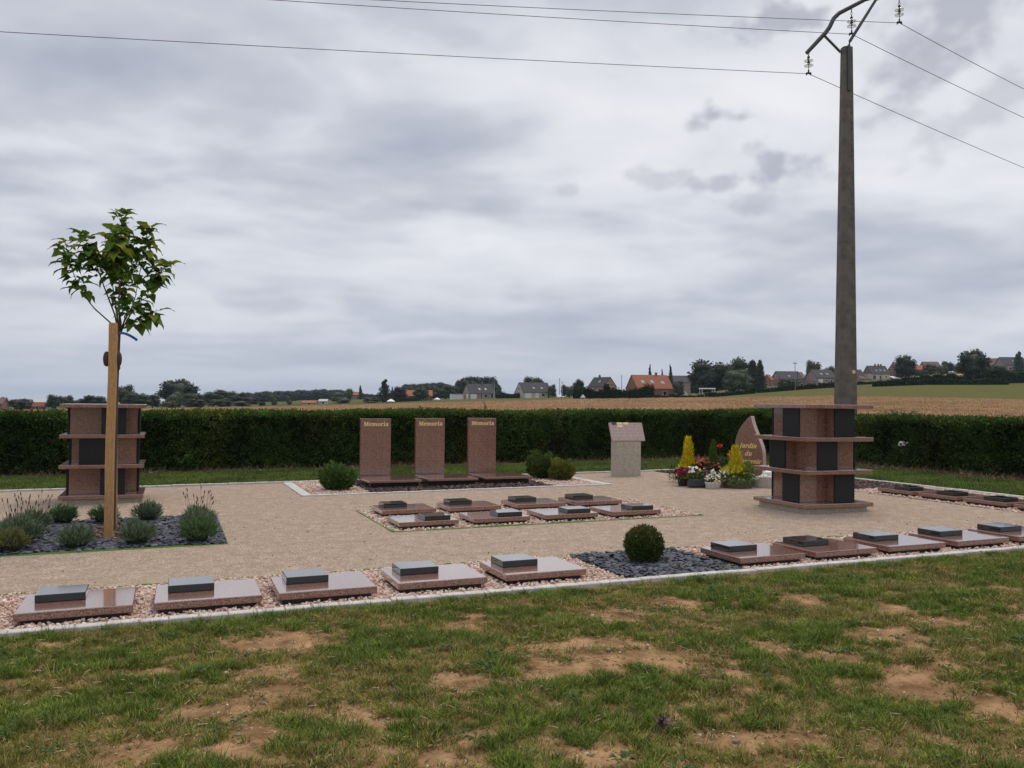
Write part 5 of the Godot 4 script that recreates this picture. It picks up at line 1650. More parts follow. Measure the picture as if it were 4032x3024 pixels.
# ---------------------------------------------------------------- flowers
func mound(b: MB, at: Vector3, size: Vector3, count: int, leaf: float, colours: Array, wide := 0.6, up := 0.5) -> void:
	for i in count:
		var d := on_sphere()
		d.y = absf(d.y)
		var p := at + d * size * rnd(0.55, 1.05)
		b.leaf(p, (d + Vector3.UP * up + on_sphere() * 0.7).normalized(), (Vector3.UP + on_sphere() * 0.6).normalized(), leaf * rnd(0.7, 1.3), leaf * wide * rnd(0.8, 1.2), shade(colours[rng.randi() % colours.size()], 0.25), 0.3)

func flower(b: MB, at: Vector3, r: float, petals: int, col: Color, eye := Color(0, 0, 0, 0)) -> void:
	var out := (Vector3(0, 0.5, 0.8) + on_sphere() * 0.8).normalized()
	var x := out.cross(Vector3(0.3, 0.8, 0.1)).normalized()
	var y := out.cross(x)
	for i in petals:
		var t := TAU * i / petals
		var d := (x * cos(t) + y * sin(t) + out * 0.25).normalized()
		b.leaf(at, d, out, r, r * 0.95, shade(col, 0.15), 0.15, 0.1)
	if eye.a > 0: b.leaf(at + out * r * 0.2, x, out, r * 0.4, r * 0.4, eye)

func pot_round(o: Node3D, r0: float, r1: float, high: float, mat: Material, weave := 0) -> void:
	var b := MB.new()
	if weave == 0:
		b.lathe([Vector2(0, 0.0), Vector2(r0, 0.0), Vector2(r1 * 0.99, high * 0.9), Vector2(r1 * 1.05, high * 0.92), Vector2(r1 * 1.05, high), Vector2(r1 * 0.94, high), Vector2(r1 * 0.9, high * 0.85), Vector2(0, high * 0.84)], 24)
	else:
		for k in weave:
			var y := (k + 0.5) / weave * high
			var r := lerpf(r0, r1, (k + 0.5) / weave)
			var loop := []
			for s in 49:
				var t := TAU * s / 48
				var q := r + (0.006 if (s + k) % 2 == 0 else -0.004)
				loop.append(Vector3(cos(t) * q, y + sin(t * 5.0 + k) * 0.003, sin(t) * q))
			b.tube(loop, [high / weave * 0.56], 5, Color.WHITE, false)
		b.lathe([Vector2(0, 0.0), Vector2(r0 * 0.97, 0.0), Vector2(r1 * 0.97, high), Vector2(r1 * 0.9, high * 0.9), Vector2(0, high * 0.88)], 24)
	piece("basket" if weave else "pot", b, mat, o)

func cone_bush(b: MB, at: Vector3, wide: float, high: float, count: int, col: Color, tip: Color, spray := 0.07) -> void:
	for i in count:
		var t := pow(rng.randf(), 1.35)
		var r := wide * 0.5 * (1.0 - t) * (0.75 + 0.25 * sin(t * 9.0 + 1.0)) + 0.01
		var a := rnd(0, TAU)
		var d := Vector3(cos(a), 0, sin(a))
		var p := at + Vector3(0, t * high * 0.94, 0) + d * r * rnd(0.5, 1.0)
		b.leaf(p, (d * rnd(0.2, 0.8) + Vector3.UP * 1.1 + on_sphere() * 0.35).normalized(), d, spray * rnd(0.7, 1.3), spray * 0.34, shade(mix(col, tip, rng.randf()), 0.2), 0.0)

func build_flower_pots() -> void:
	rng.seed = 301
	var green := [Color(0.06, 0.12, 0.028), Color(0.09, 0.17, 0.036), Color(0.045, 0.09, 0.028)]
	# dark red chrysanthemum
	var o := thing("flower_pot", "black pot of dark red chrysanthemums and coleus leaves, leftmost of the flowers", "potted plant", Vector3(3.22, 0, -16.45))
	pot_round(o, 0.08, 0.105, 0.14, M.black_plastic)
	var b := MB.new()
	mound(b, Vector3(0, 0.13, 0), Vector3(0.13, 0.10, 0.13), 70, 0.08, [Color(0.16, 0.17, 0.03), Color(0.10, 0.11, 0.03), Color(0.22, 0.10, 0.05)], 0.75, 0.0)
	piece("leaves", b, M.leaf, o)
	b = MB.new()
	for i in 80:
		var d := on_sphere()
		flower(b, Vector3(-0.02, 0.22, 0) + Vector3(d.x * 0.15, absf(d.y) * 0.12, d.z * 0.13), 0.032, 9, Color(0.20, 0.006, 0.035))
	piece("blossoms", b, M.petal, o)
	# grey trough with pansies
	o = thing("flower_trough", "grey trough of white and orange pansies with trailing ivy", "potted plant", Vector3(3.42, 0, -16.15), 0.1)
	b = MB.new()
	b.box(Vector3(0, 0.07, 0), Vector3(0.32, 0.14, 0.2), Color.WHITE, 0.03)
	piece("trough", b, M.dark_pot, o)
	b = MB.new()
	mound(b, Vector3(-0.03, 0.13, 0), Vector3(0.17, 0.20, 0.12), 170, 0.05, green + [Color(0.15, 0.17, 0.04), Color(0.11, 0.14, 0.035)], 0.75)
	for i in 16:
		b.leaf(Vector3(0.12 + i * 0.009, 0.15 - i * 0.008, 0.11 + sin(i * 1.1) * 0.01), on_sphere(), Vector3(0, 0, 1), 0.045, 0.035, shade(Color(0.17, 0.19, 0.05), 0.2))
	piece("leaves", b, M.leaf, o)
	b = MB.new()
	for i in 11: flower(b, Vector3(rnd(-0.2, 0.12), rnd(0.28, 0.38), rnd(-0.05, 0.12)), 0.032, 5, Color(0.80, 0.80, 0.80), Color(0.6, 0.4, 0.05))
	for i in 5: flower(b, Vector3(rnd(-0.05, 0.10), rnd(0.27, 0.34), rnd(0.0, 0.12)), 0.028, 5, Color(0.70, 0.30, 0.01))
	for i in 4: flower(b, Vector3(rnd(-0.16, -0.06), rnd(0.25, 0.33), rnd(0.0, 0.12)), 0.026, 5, Color(0.25, 0.08, 0.38))
	for i in 3: flower(b, Vector3(0.16 + rnd(-0.02, 0.02), rnd(0.2, 0.27), 0.10), 0.03, 5, Color(0.5, 0.05, 0.12))
	piece("blossoms", b, M.petal, o)
	# white wicker basket
	o = thing("flower_basket", "white wicker basket of white begonias in front of the flowers", "potted plant", Vector3(3.67, 0, -15.95), 0.05)
	pot_round(o, 0.105, 0.135, 0.115, M.wicker_white, 7)
	b = MB.new()
	mound(b, Vector3(0, 0.10, 0), Vector3(0.13, 0.12, 0.12), 110, 0.045, [Color(0.11, 0.13, 0.05), Color(0.16, 0.17, 0.06), Color(0.05, 0.08, 0.025)], 0.8)
	for i in 14: b.blade(Vector3(-0.03, 0.16, -0.04), (Vector3.UP + on_sphere() * 0.25).normalized(), 0.2, 0.016, Color(0.30, 0.28, 0.04), Vector3(rnd(-1, 1), 0, 0))
	piece("leaves", b, M.leaf, o)
	b = MB.new()
	for i in 44:
		var d := on_sphere()
		flower(b, Vector3(d.x * 0.145, 0.15 + absf(d.y) * 0.11, d.z * 0.13), 0.021, 5, Color(0.78, 0.74, 0.64), Color(0.6, 0.5, 0.1))
	piece("blossoms", b, M.petal, o)
	b = MB.new()
	for q in [Vector3(0.01, 0.135, 0.125), Vector3(0.085, 0.135, 0.105)]:
		b.lathe([Vector2(0, -0.028), Vector2(0.02, -0.02), Vector2(0.029, 0), Vector2(0.02, 0.02), Vector2(0, 0.028)], 12, Color(0.62, 0.46, 0.33), q)
	piece("pale_fruit", b, M.petal, o)
	# tan pot
	o = thing("flower_pot", "tan pot of large white flowers between the white and the brown baskets", "potted plant", Vector3(3.86, 0, -16.2))
	pot_round(o, 0.08, 0.10, 0.17, M.terracotta)
	b = MB.new()
	mound(b, Vector3(-0.03, 0.16, 0), Vector3(0.15, 0.12, 0.12), 90, 0.05, green, 0.7)
	piece("leaves", b, M.leaf, o)
	b = MB.new()
	for i in 13: flower(b, Vector3(rnd(-0.18, 0.14), rnd(0.22, 0.33), rnd(0.0, 0.13)), 0.036, 6, Color(0.82, 0.82, 0.84), Color(0.5, 0.4, 0.1))
	piece("blossoms", b, M.petal, o)
	# brown basket with golden conifer
	o = thing("plant_basket", "broad brown wicker basket with golden conifer, ivy and small daisies", "potted plant", Vector3(4.17, 0, -16.1))
	pot_round(o, 0.22, 0.255, 0.165, M.wicker_brown, 8)
	b = MB.new()
	mound(b, Vector3(0.0, 0.14, 0.0), Vector3(0.27, 0.22, 0.24), 380, 0.06, [Color(0.12, 0.21, 0.03), Color(0.17, 0.27, 0.04), Color(0.08, 0.15, 0.03)], 0.75, 0.2)
	mound(b, Vector3(0.17, 0.2, 0.0), Vector3(0.15, 0.27, 0.16), 170, 0.055, [Color(0.09, 0.19, 0.03), Color(0.15, 0.25, 0.045)], 0.6, 0.6)
	for i in 60:
		b.leaf(Vector3(rnd(-0.22, 0.2), 0.15 - rng.randf() * 0.07, 0.23 + rnd(-0.02, 0.035)), on_sphere(), Vector3(0, 0, 1), 0.05, 0.04, shade(Color(0.10, 0.18, 0.03), 0.3))
	piece("ivy", b, M.leaf, o)
	b = MB.new()
	cone_bush(b, Vector3(-0.04, 0.25, -0.03), 0.50, 0.50, 620, Color(0.42, 0.37, 0.02), Color(0.72, 0.61, 0.03), 0.09)
	piece("golden_conifer", b, M.leaf, o)
	b = MB.new()
	for i in 22: flower(b, Vector3(rnd(0.12, 0.36), rnd(0.17, 0.28), rnd(0.0, 0.2)), 0.014, 5, Color(0.80, 0.80, 0.82))
	for i in 10: flower(b, Vector3(rnd(-0.3, -0.16), rnd(0.2, 0.32), rnd(0.0, 0.2)), 0.022, 5, Color(0.82, 0.82, 0.84))
	piece("daisies", b, M.petal, o)
	# tall golden conifer behind
	o = thing("golden_conifer", "tall narrow golden conifer in a dark pot behind the red chrysanthemums", "conifer", Vector3(3.42, 0, -16.95))
	pot_round(o, 0.11, 0.14, 0.24, M.dark_pot)
	b = MB.new()
	cone_bush(b, Vector3(0, 0.2, 0), 0.42, 0.68, 800, Color(0.50, 0.41, 0.015), Color(0.78, 0.63, 0.02), 0.095)
	piece("foliage", b, M.leaf, o)
	# red begonias in a dark planter
	o = thing("flower_trough", "dark planter of red and salmon begonias behind the pansies", "potted plant", Vector3(3.72, 0, -16.75))
	b = MB.new()
	b.box(Vector3(0, 0.13, 0), Vector3(0.5, 0.26, 0.22), Color.WHITE, 0.02)
	piece("trough", b, M.black_plastic, o)
	b = MB.new()
	mound(b, Vector3(0, 0.25, 0), Vector3(0.27, 0.18, 0.14), 230, 0.055, [Color(0.06, 0.045, 0.02), Color(0.10, 0.05, 0.025), Color(0.05, 0.07, 0.02)], 0.8)
	piece("leaves", b, M.leaf, o)
	b = MB.new()
	for i in 30: flower(b, Vector3(rnd(-0.2, 0.02), rnd(0.34, 0.50), rnd(-0.06, 0.13)), 0.030, 5, [Color(0.42, 0.015, 0.02), Color(0.60, 0.11, 0.06), Color(0.28, 0.008, 0.015)][i % 3])
	for i in 16: flower(b, Vector3(rnd(0.02, 0.25), rnd(0.33, 0.44), rnd(-0.04, 0.13)), 0.024, 5, Color(0.52, 0.16, 0.07))
	piece("blossoms", b, M.petal, o)
	# small green cone conifer
	o = thing("dwarf_conifer", "small green cone shaped dwarf conifer behind the red begonias", "conifer", Vector3(3.96, 0, -17.2))
	pot_round(o, 0.1, 0.13, 0.2, M.dark_pot)
	b = MB.new()
	cone_bush(b, Vector3(0, 0.18, 0), 0.38, 0.66, 1100, Color(0.06, 0.115, 0.024), Color(0.12, 0.19, 0.04), 0.055)
	piece("foliage", b, M.leaf, o)
	# geranium
	o = thing("geranium", "green geranium with two bright red flower heads beside the dwarf conifer", "geranium", Vector3(4.1, 0, -17.0))
	pot_round(o, 0.11, 0.14, 0.18, M.terracotta)
	b = MB.new()
	mound(b, Vector3(0, 0.16, 0), Vector3(0.25, 0.32, 0.2), 340, 0.065, [Color(0.055, 0.12, 0.035), Color(0.08, 0.15, 0.04), Color(0.045, 0.09, 0.03)], 0.95, 0.1)
	piece("leaves", b, M.leaf, o)
	for q in [Vector3(-0.06, 0.73, 0.03), Vector3(0.13, 0.565, 0.05)]:
		b = MB.new()
		b.tube([Vector3(q.x * 0.6, 0.3, 0), q], [0.004], 5, Color(0.09, 0.14, 0.04))
		var stem := piece("flower_stem", b, M.leaf, o)
		b = MB.new()
		for i in 26: flower(b, q + on_sphere() * Vector3(0.042, 0.03, 0.042), 0.018, 5, Color(0.66, 0.012, 0.008))
		piece("flower_head", b, M.petal, stem)
	o = thing("leafy_plant", "small green leafy plant left of the tall golden conifer", "plant", Vector3(3.25, 0, -17.3))
	b = MB.new()
	mound(b, Vector3(0, 0.02, 0), Vector3(0.12, 0.42, 0.12), 130, 0.07, green, 0.4, 0.8)
	piece("leaves", b, M.leaf, o)


# ---------------------------------------------------------------- shrubs
func bush(called: String, label: String, at: Vector3, wide: float, high: float, count: int, greens: Array, leaf: float, up: float, ball: bool, sd: int) -> void:
	rng.seed = sd
	var o := thing(called, label, "shrub", at, rnd(0, TAU), "", false)
	var b := MB.new()
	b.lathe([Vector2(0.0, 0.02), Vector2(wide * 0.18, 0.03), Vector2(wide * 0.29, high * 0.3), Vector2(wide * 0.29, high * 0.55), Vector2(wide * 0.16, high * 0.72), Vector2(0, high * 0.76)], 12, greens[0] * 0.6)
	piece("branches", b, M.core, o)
	b = MB.new()
	for i in count:
		var d := on_sphere()
		if d.y < -0.75: continue
		var bulge := 1.0 if ball else 0.92 + lumps.get_noise_3d(d.x * 90.0, d.y * 90.0, d.z * 90.0 + sd * 50.0) * 0.4
		var p := Vector3(d.x * wide * 0.5, high * 0.5 + d.y * high * 0.5, d.z * wide * 0.5) * Vector3(bulge, 1, bulge)
		if not ball: p.y *= bulge
		if p.y < 0.01: continue
		p *= rnd(0.78, 1.0)
		var g: Color = greens[rng.randi() % greens.size()]
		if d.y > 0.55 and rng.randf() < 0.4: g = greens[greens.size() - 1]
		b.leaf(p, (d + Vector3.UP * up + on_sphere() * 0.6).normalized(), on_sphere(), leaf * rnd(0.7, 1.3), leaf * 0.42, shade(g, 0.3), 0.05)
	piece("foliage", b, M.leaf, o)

func build_shrubs() -> void:
	var yew := [Color(0.05, 0.10, 0.022), Color(0.075, 0.14, 0.028), Color(0.04, 0.08, 0.02), Color(0.11, 0.18, 0.036)]
	bush("evergreen_shrub", "dense green shrub left of the first stele in pink gravel", P(2.76, 15.55), 0.64, 0.47, 3400, yew, 0.06, 0.9, false, 41)
	bush("evergreen_shrub", "dark green shrub right of the third stele, the taller of two", P(7.12, 16.45), 0.66, 0.55, 3000, [Color(0.045, 0.085, 0.022), Color(0.065, 0.11, 0.028), Color(0.085, 0.125, 0.03), Color(0.10, 0.145, 0.034)], 0.06, 0.9, false, 42)
	bush("evergreen_shrub", "yellowish shrub right of the third stele, the smaller of two", P(7.33, 15.95), 0.54, 0.45, 2500, [Color(0.09, 0.115, 0.025), Color(0.15, 0.17, 0.034), Color(0.07, 0.09, 0.022), Color(0.20, 0.20, 0.04)], 0.055, 0.9, false, 43)
	bush("box_ball", "clipped round box ball in the slate bed", P(4.30, 7.45), 0.37, 0.36, 5200, [Color(0.042, 0.085, 0.02), Color(0.055, 0.105, 0.024), Color(0.033, 0.068, 0.017), Color(0.15, 0.125, 0.03)], 0.030, 0.8, true, 44)


# ---------------------------------------------------------------- lavender bed and the young tree
func lavender(kind: int) -> Array:   # leaves, flower stalks
	rng.seed = 510 + kind
	var lv := MB.new()
	var st := MB.new()
	var greens := [Color(0.16, 0.20, 0.12), Color(0.12, 0.165, 0.095), Color(0.19, 0.235, 0.155), Color(0.095, 0.14, 0.07)]
	if kind == 1: greens = [Color(0.085, 0.15, 0.055), Color(0.11, 0.18, 0.07), Color(0.065, 0.115, 0.045)]
	if kind == 3: greens = [Color(0.14, 0.155, 0.06), Color(0.18, 0.18, 0.07), Color(0.10, 0.125, 0.055), Color(0.21, 0.20, 0.07)]
	for i in 1150:
		var d := on_sphere()
		if d.y < -0.25: d.y = -d.y
		var p := Vector3(d.x * 0.19, 0.12 + d.y * 0.13, d.z * 0.19) * (0.86 + 0.2 * lumps.get_noise_3d(d.x * 130.0, d.y * 130.0 + kind * 70.0, d.z * 130.0) * 2.0)
		if p.y < 0.0: p.y = 0.01
		lv.blade(p * rnd(0.75, 1.0), (d + Vector3.UP * 0.75 + on_sphere() * 0.45).normalized(), rnd(0.045, 0.085), rnd(0.006, 0.010), shade(greens[rng.randi() % greens.size()], 0.3), on_sphere() * 0.6)
	lv.lathe([Vector2(0.0, 0.01), Vector2(0.09, 0.015), Vector2(0.125, 0.09), Vector2(0.08, 0.17), Vector2(0, 0.18)], 10, Color(0.03, 0.042, 0.025))
	if kind == 2:
		for i in 20:
			var t := rnd(0, TAU)
			var out := Vector3(cos(t), 0, sin(t)) * rnd(0.02, 0.15)
			var tip := out * rnd(1.3, 1.9) + Vector3(0, rnd(0.26, 0.43), 0)
			st.tube([out + Vector3(0, 0.18, 0), tip], [0.0016, 0.0013], 4, Color(0.22, 0.18, 0.12))
			var dir := (tip - out - Vector3(0, 0.18, 0)).normalized()
			st.tube([tip - dir * 0.005, tip + dir * 0.012, tip + dir * 0.03, tip + dir * 0.042], [0.002, 0.0062, 0.0055, 0.002], 5, shade(Color(0.15, 0.10, 0.11), 0.35))
	return [lv.mesh(), st.mesh() if kind == 2 else null]

func build_lavender_bed() -> void:
	var kinds := []
	for i in 4: kinds.append(lavender(i))
	var spots := [[-1.27, 12.50, 1, 1.0, "dark green rosemary like lavender in the back row, left of the stake"], [-0.78, 12.38, 1, 0.95, "fresh green lavender partly hidden behind the stake"], [-0.27, 12.40, 0, 1.0, "grey green lavender in the back row right of the stake"],
		[0.29, 10.32, 1, 1.08, "lavender at the right front corner of the slate bed"], [0.31, 10.88, 0, 1.08, "lavender second in the right hand row of the slate bed"], [0.33, 11.50, 2, 1.1, "flowering lavender at the back of the right hand row"],
		[-0.93, 10.34, 0, 0.98, "grey lavender in the front row left of the stake"], [-0.33, 10.38, 0, 1.05, "grey lavender in the front row right of the stake"],
		[-1.53, 10.34, 3, 1.0, "yellowing lavender at the left front corner of the slate bed"], [-1.50, 10.80, 0, 1.15, "big grey lavender second in the left hand row"], [-1.62, 11.30, 2, 1.1, "flowering lavender third in the left hand row"], [-1.52, 11.92, 2, 1.05, "flowering lavender at the back of the left hand row"]]
	rng.seed = 66
	for s in spots:
		var o := thing("lavender", s[4], "lavender", P(s[0], s[1]), rnd(0, TAU), "lavender plants in the slate bed", false)
		var k := Basis.IDENTITY.scaled(Vector3.ONE * s[3])
		part("foliage", kinds[s[2]][0], M.foliage, o, Vector3.ZERO, k)
		if kinds[s[2]][1]: part("flower_spikes", kinds[s[2]][1], M.foliage, o, Vector3.ZERO, k)

	for i in 2:
		var o := thing("wooden_stake", ["round wooden stake in front of the young tree", "second wooden stake behind the young tree, mostly hidden by the first"][i], "stake", [P(-0.655, 10.98), P(-0.675, 12.18)][i], 0.3)
		o.transform.basis = Basis(Vector3(0, 0, 1), [-0.004, 0.012][i]) * o.transform.basis
		var b := MB.new()
		var path := []
		for k in 9: path.append(Vector3(0.004 * sin(k * 1.3), -0.15 + k * 0.3265, 0.004 * cos(k * 1.1)))
		b.tube(path, [0.050, 0.0505, 0.0495, 0.0505, 0.05, 0.0495, 0.049, 0.048, 0.047], 16)
		piece("post", b, M.wood, o)
		b = MB.new()
		b.lathe([Vector2(0.047, 0), Vector2(0.044, 0.012), Vector2(0, 0.016)], 16)
		part("sawn_top", b.mesh(), M.wood, o, path[8])
	# the tie
	var o := thing("tree_tie", "brown rubber strap tying the young tree to its stake", "strap", P(-0.65, 11.02, 2.06) + Vector3(0.022, 0, 0), TURN)
	for s in [-1.0, 1.0]:
		var b := MB.new()
		var prof := []
		for k in 9:
			var t := PI * k / 8.0
			prof.append(Vector2(0.05 * pow(sin(t), 0.7) + 0.0001, -0.088 * cos(t)))
		b.lathe(prof, 12)
		part("strap_loop", b.mesh(), M.rubber, o, Vector3(s * 0.058, 0, 0.0), Basis.IDENTITY.scaled(Vector3(0.85, 1, 1.3)))
	var tail := MB.new()
	tail.tube([Vector3(0.06, -0.06, -0.05), Vector3(0.075, -0.10, -0.05), Vector3(0.06, -0.135, -0.05)], [0.012, 0.01, 0.008], 6)
	piece("strap_end", tail, M.black_plastic, o)
	young_tree()

func young_tree() -> void:
	rng.seed = 77
	var foot := P(-0.63, 11.58)
	var o := thing("young_tree", "young staked tree with large drooping leaves in the lavender bed", "tree", foot, 0.0, "", false)
	var z := -foot.z
	var fork := Vector3(-0.0, 2.37, 0)
	# aim of the fork above the foot, leaning a little as the stakes do
	fork.x = 0.045
	var b := MB.new()
	b.tube([Vector3(0, -0.1, 0), Vector3(0.02, 0.8, 0.015), Vector3(0.015, 1.6, -0.01), fork], [0.022, 0.019, 0.017, 0.015], 8)
	piece("trunk", b, M.bark, o)
	var k := 0.00137
	var limbs := [[[0, 0], [-80, 115], [-250, 270], [-400, 520], [-480, 830]], [[0, 0], [-40, 150], [-130, 470], [-190, 910]], [[0, 0], [-25, 190], [-95, 420], [-150, 620], [-230, 850]], [[0, 0], [-15, 190], [20, 490], [30, 1060]], [[0, 0], [40, 140], [130, 360], [210, 970]],
		[[0, 0], [60, 140], [170, 330], [330, 560], [400, 640]], [[0, 0], [50, 70], [240, 150], [350, 210]], [[0, 0], [30, 210], [80, 560], [95, 880]], [[0, 0], [-10, 130], [-60, 280], [-40, 500]], [[0, 0], [50, 110], [160, 250], [290, 330]]]
	var depth := [0.10, -0.30, 0.28, 0.05, -0.12, -0.15, 0.22, 0.38, -0.42, 0.30]
	var leaf_meshes := []
	for i in 5:
		var lb := MB.new()
		var col: Color = [Color(0.10, 0.185, 0.024), Color(0.078, 0.15, 0.022), Color(0.12, 0.20, 0.026), Color(0.062, 0.125, 0.022), Color(0.22, 0.26, 0.032)][i]
		# heart shaped blade in rows across the rib, arched downward
		var rows := [[0.0, 0.02, 0.0], [0.10, 0.32, 0.02], [0.30, 0.40, 0.05], [0.55, 0.31, 0.02], [0.80, 0.13, -0.08], [1.0, 0.0, -0.22]]
		for r in 5:
			for s in [1.0, -1.0]:
				var p0 := Vector3(rows[r][0], rows[r][2], 0)
				var p1 := Vector3(rows[r + 1][0], rows[r + 1][2], 0)
				var e0 := p0 + Vector3(-0.03, rows[r][1] * 0.30 - 0.06 * sin(r * 2.0 + i), s * rows[r][1])
				var e1 := p1 + Vector3(-0.03, rows[r + 1][1] * 0.30 - 0.06 * sin((r + 1) * 2.0 + i), s * rows[r + 1][1])
				if s > 0: lb.quad(p0, e0, e1, p1, col)
				else: lb.quad(p0, p1, e1, e0, col)
		lb.tube([Vector3(-0.35, 0.08, 0), Vector3(0, 0, 0)], [0.012], 4, Color(0.10, 0.09, 0.03))
		leaf_meshes.append(lb.mesh())
	var count := 0
	var extra := [[], [], [], []]
	for i in limbs.size():
		var pts := []
		for q in limbs[i]:
			var s: float = q[1] / 1060.0
			pts.append(fork + Vector3(q[0] * k * 0.95, q[1] * k, depth[i] * s * 1.3))
		var curve := Curve3D.new()
		for j in pts.size():
			var h: Vector3 = (pts[mini(j + 1, pts.size() - 1)] - pts[maxi(j - 1, 0)]) / 6.0
			curve.add_point(pts[j], -h, h)
		var line := curve.tessellate(3, 4)
		var radii := []
		for j in line.size(): radii.append(lerpf(0.011, 0.0035, float(j) / (line.size() - 1)))
		var br := MB.new()
		br.tube(line, radii, 6)
		piece("branch", br, M.bark, o)
		var total := curve.get_baked_length()
		var n := int(total * 27.0)
		for j in n:
			var t := lerpf(0.50 + 0.12 * absf(sin(i * 2.1)), 1.0, pow(float(j) / (n - 1), 0.8))
			if i in [6, 9]: t = lerpf(0.5, 1.0, float(j) / (n - 1))
			var p := curve.sample_baked(t * total)
			var a := j * 2.4 + i
			var out := Vector3(cos(a), rnd(-0.85, 0.10) + (0.7 if t > 0.94 else 0.0), sin(a)).normalized()
			var size := rnd(0.125, 0.205) * (1.0 if t < 0.9 else 0.85)
			var bx := out
			var bz := bx.cross(Vector3.UP + on_sphere() * 0.35).normalized()
			var by := bz.cross(bx).normalized()
			var m := 4 if (t > 0.8 and rng.randf() < 0.45) else rng.randi() % 4
			if rng.randf() < 0.5:
				var q := p + on_sphere() * 0.05
				extra[rng.randi() % 4].append(Transform3D(Basis(bx, by, bz).rotated(Vector3.UP, rnd(1.5, 4.5)).scaled(Vector3.ONE * size * 0.9), q))
			if count < 295:
				part("leaf", leaf_meshes[m], M.tree_leaf, o, p + out * size * 0.35, Basis(bx, by, bz).scaled(Vector3.ONE * size))
				count += 1
	for i in 4: scatter("small_leaves", leaf_meshes[i], M.tree_leaf, extra[i], o)
	var rib := MB.new()
	var at := fork + Vector3(0.02, 0.03, 0.03)
	var last := at
	for j in range(1, 9):
		var t := j / 8.0
		var p := at + Vector3(0.20 * t, 0.015 * t - 0.10 * t * t, 0.03 * sin(t * 4.0))
		rib.box((p + last) * 0.5, Vector3(0.036, 0.030, 0.016), Color.WHITE, 0.002, Basis(Vector3(0, 0, 1), atan2(p.y - last.y, p.x - last.x)))
		last = p
	var r := thing("blue_ribbon", "blue plastic ribbon hanging from the fork of the young tree", "ribbon", foot, 0.0, "", false)
	piece("ribbon", rib, M.blue, r)


# ---------------------------------------------------------------- lawn
func tuft(blades: int, r: float, long: Vector2, wide: float, cols: Array, flat: float, sd: int) -> ArrayMesh:
	rng.seed = sd
	var b := MB.new()
	for i in blades:
		var t := rnd(0, TAU)
		var q := sqrt(rng.randf()) * r
		var d := Vector3(cos(t), 0, sin(t))
		var along := (Vector3.UP + d * rnd(0.0, flat) + on_sphere() * 0.35).normalized()
		b.blade(d * q, along, rnd(long.x, long.y), wide * rnd(0.7, 1.2), shade(cols[rng.randi() % cols.size()], 0.3), (d + on_sphere() * 0.6) * 0.9)
	return b.mesh()

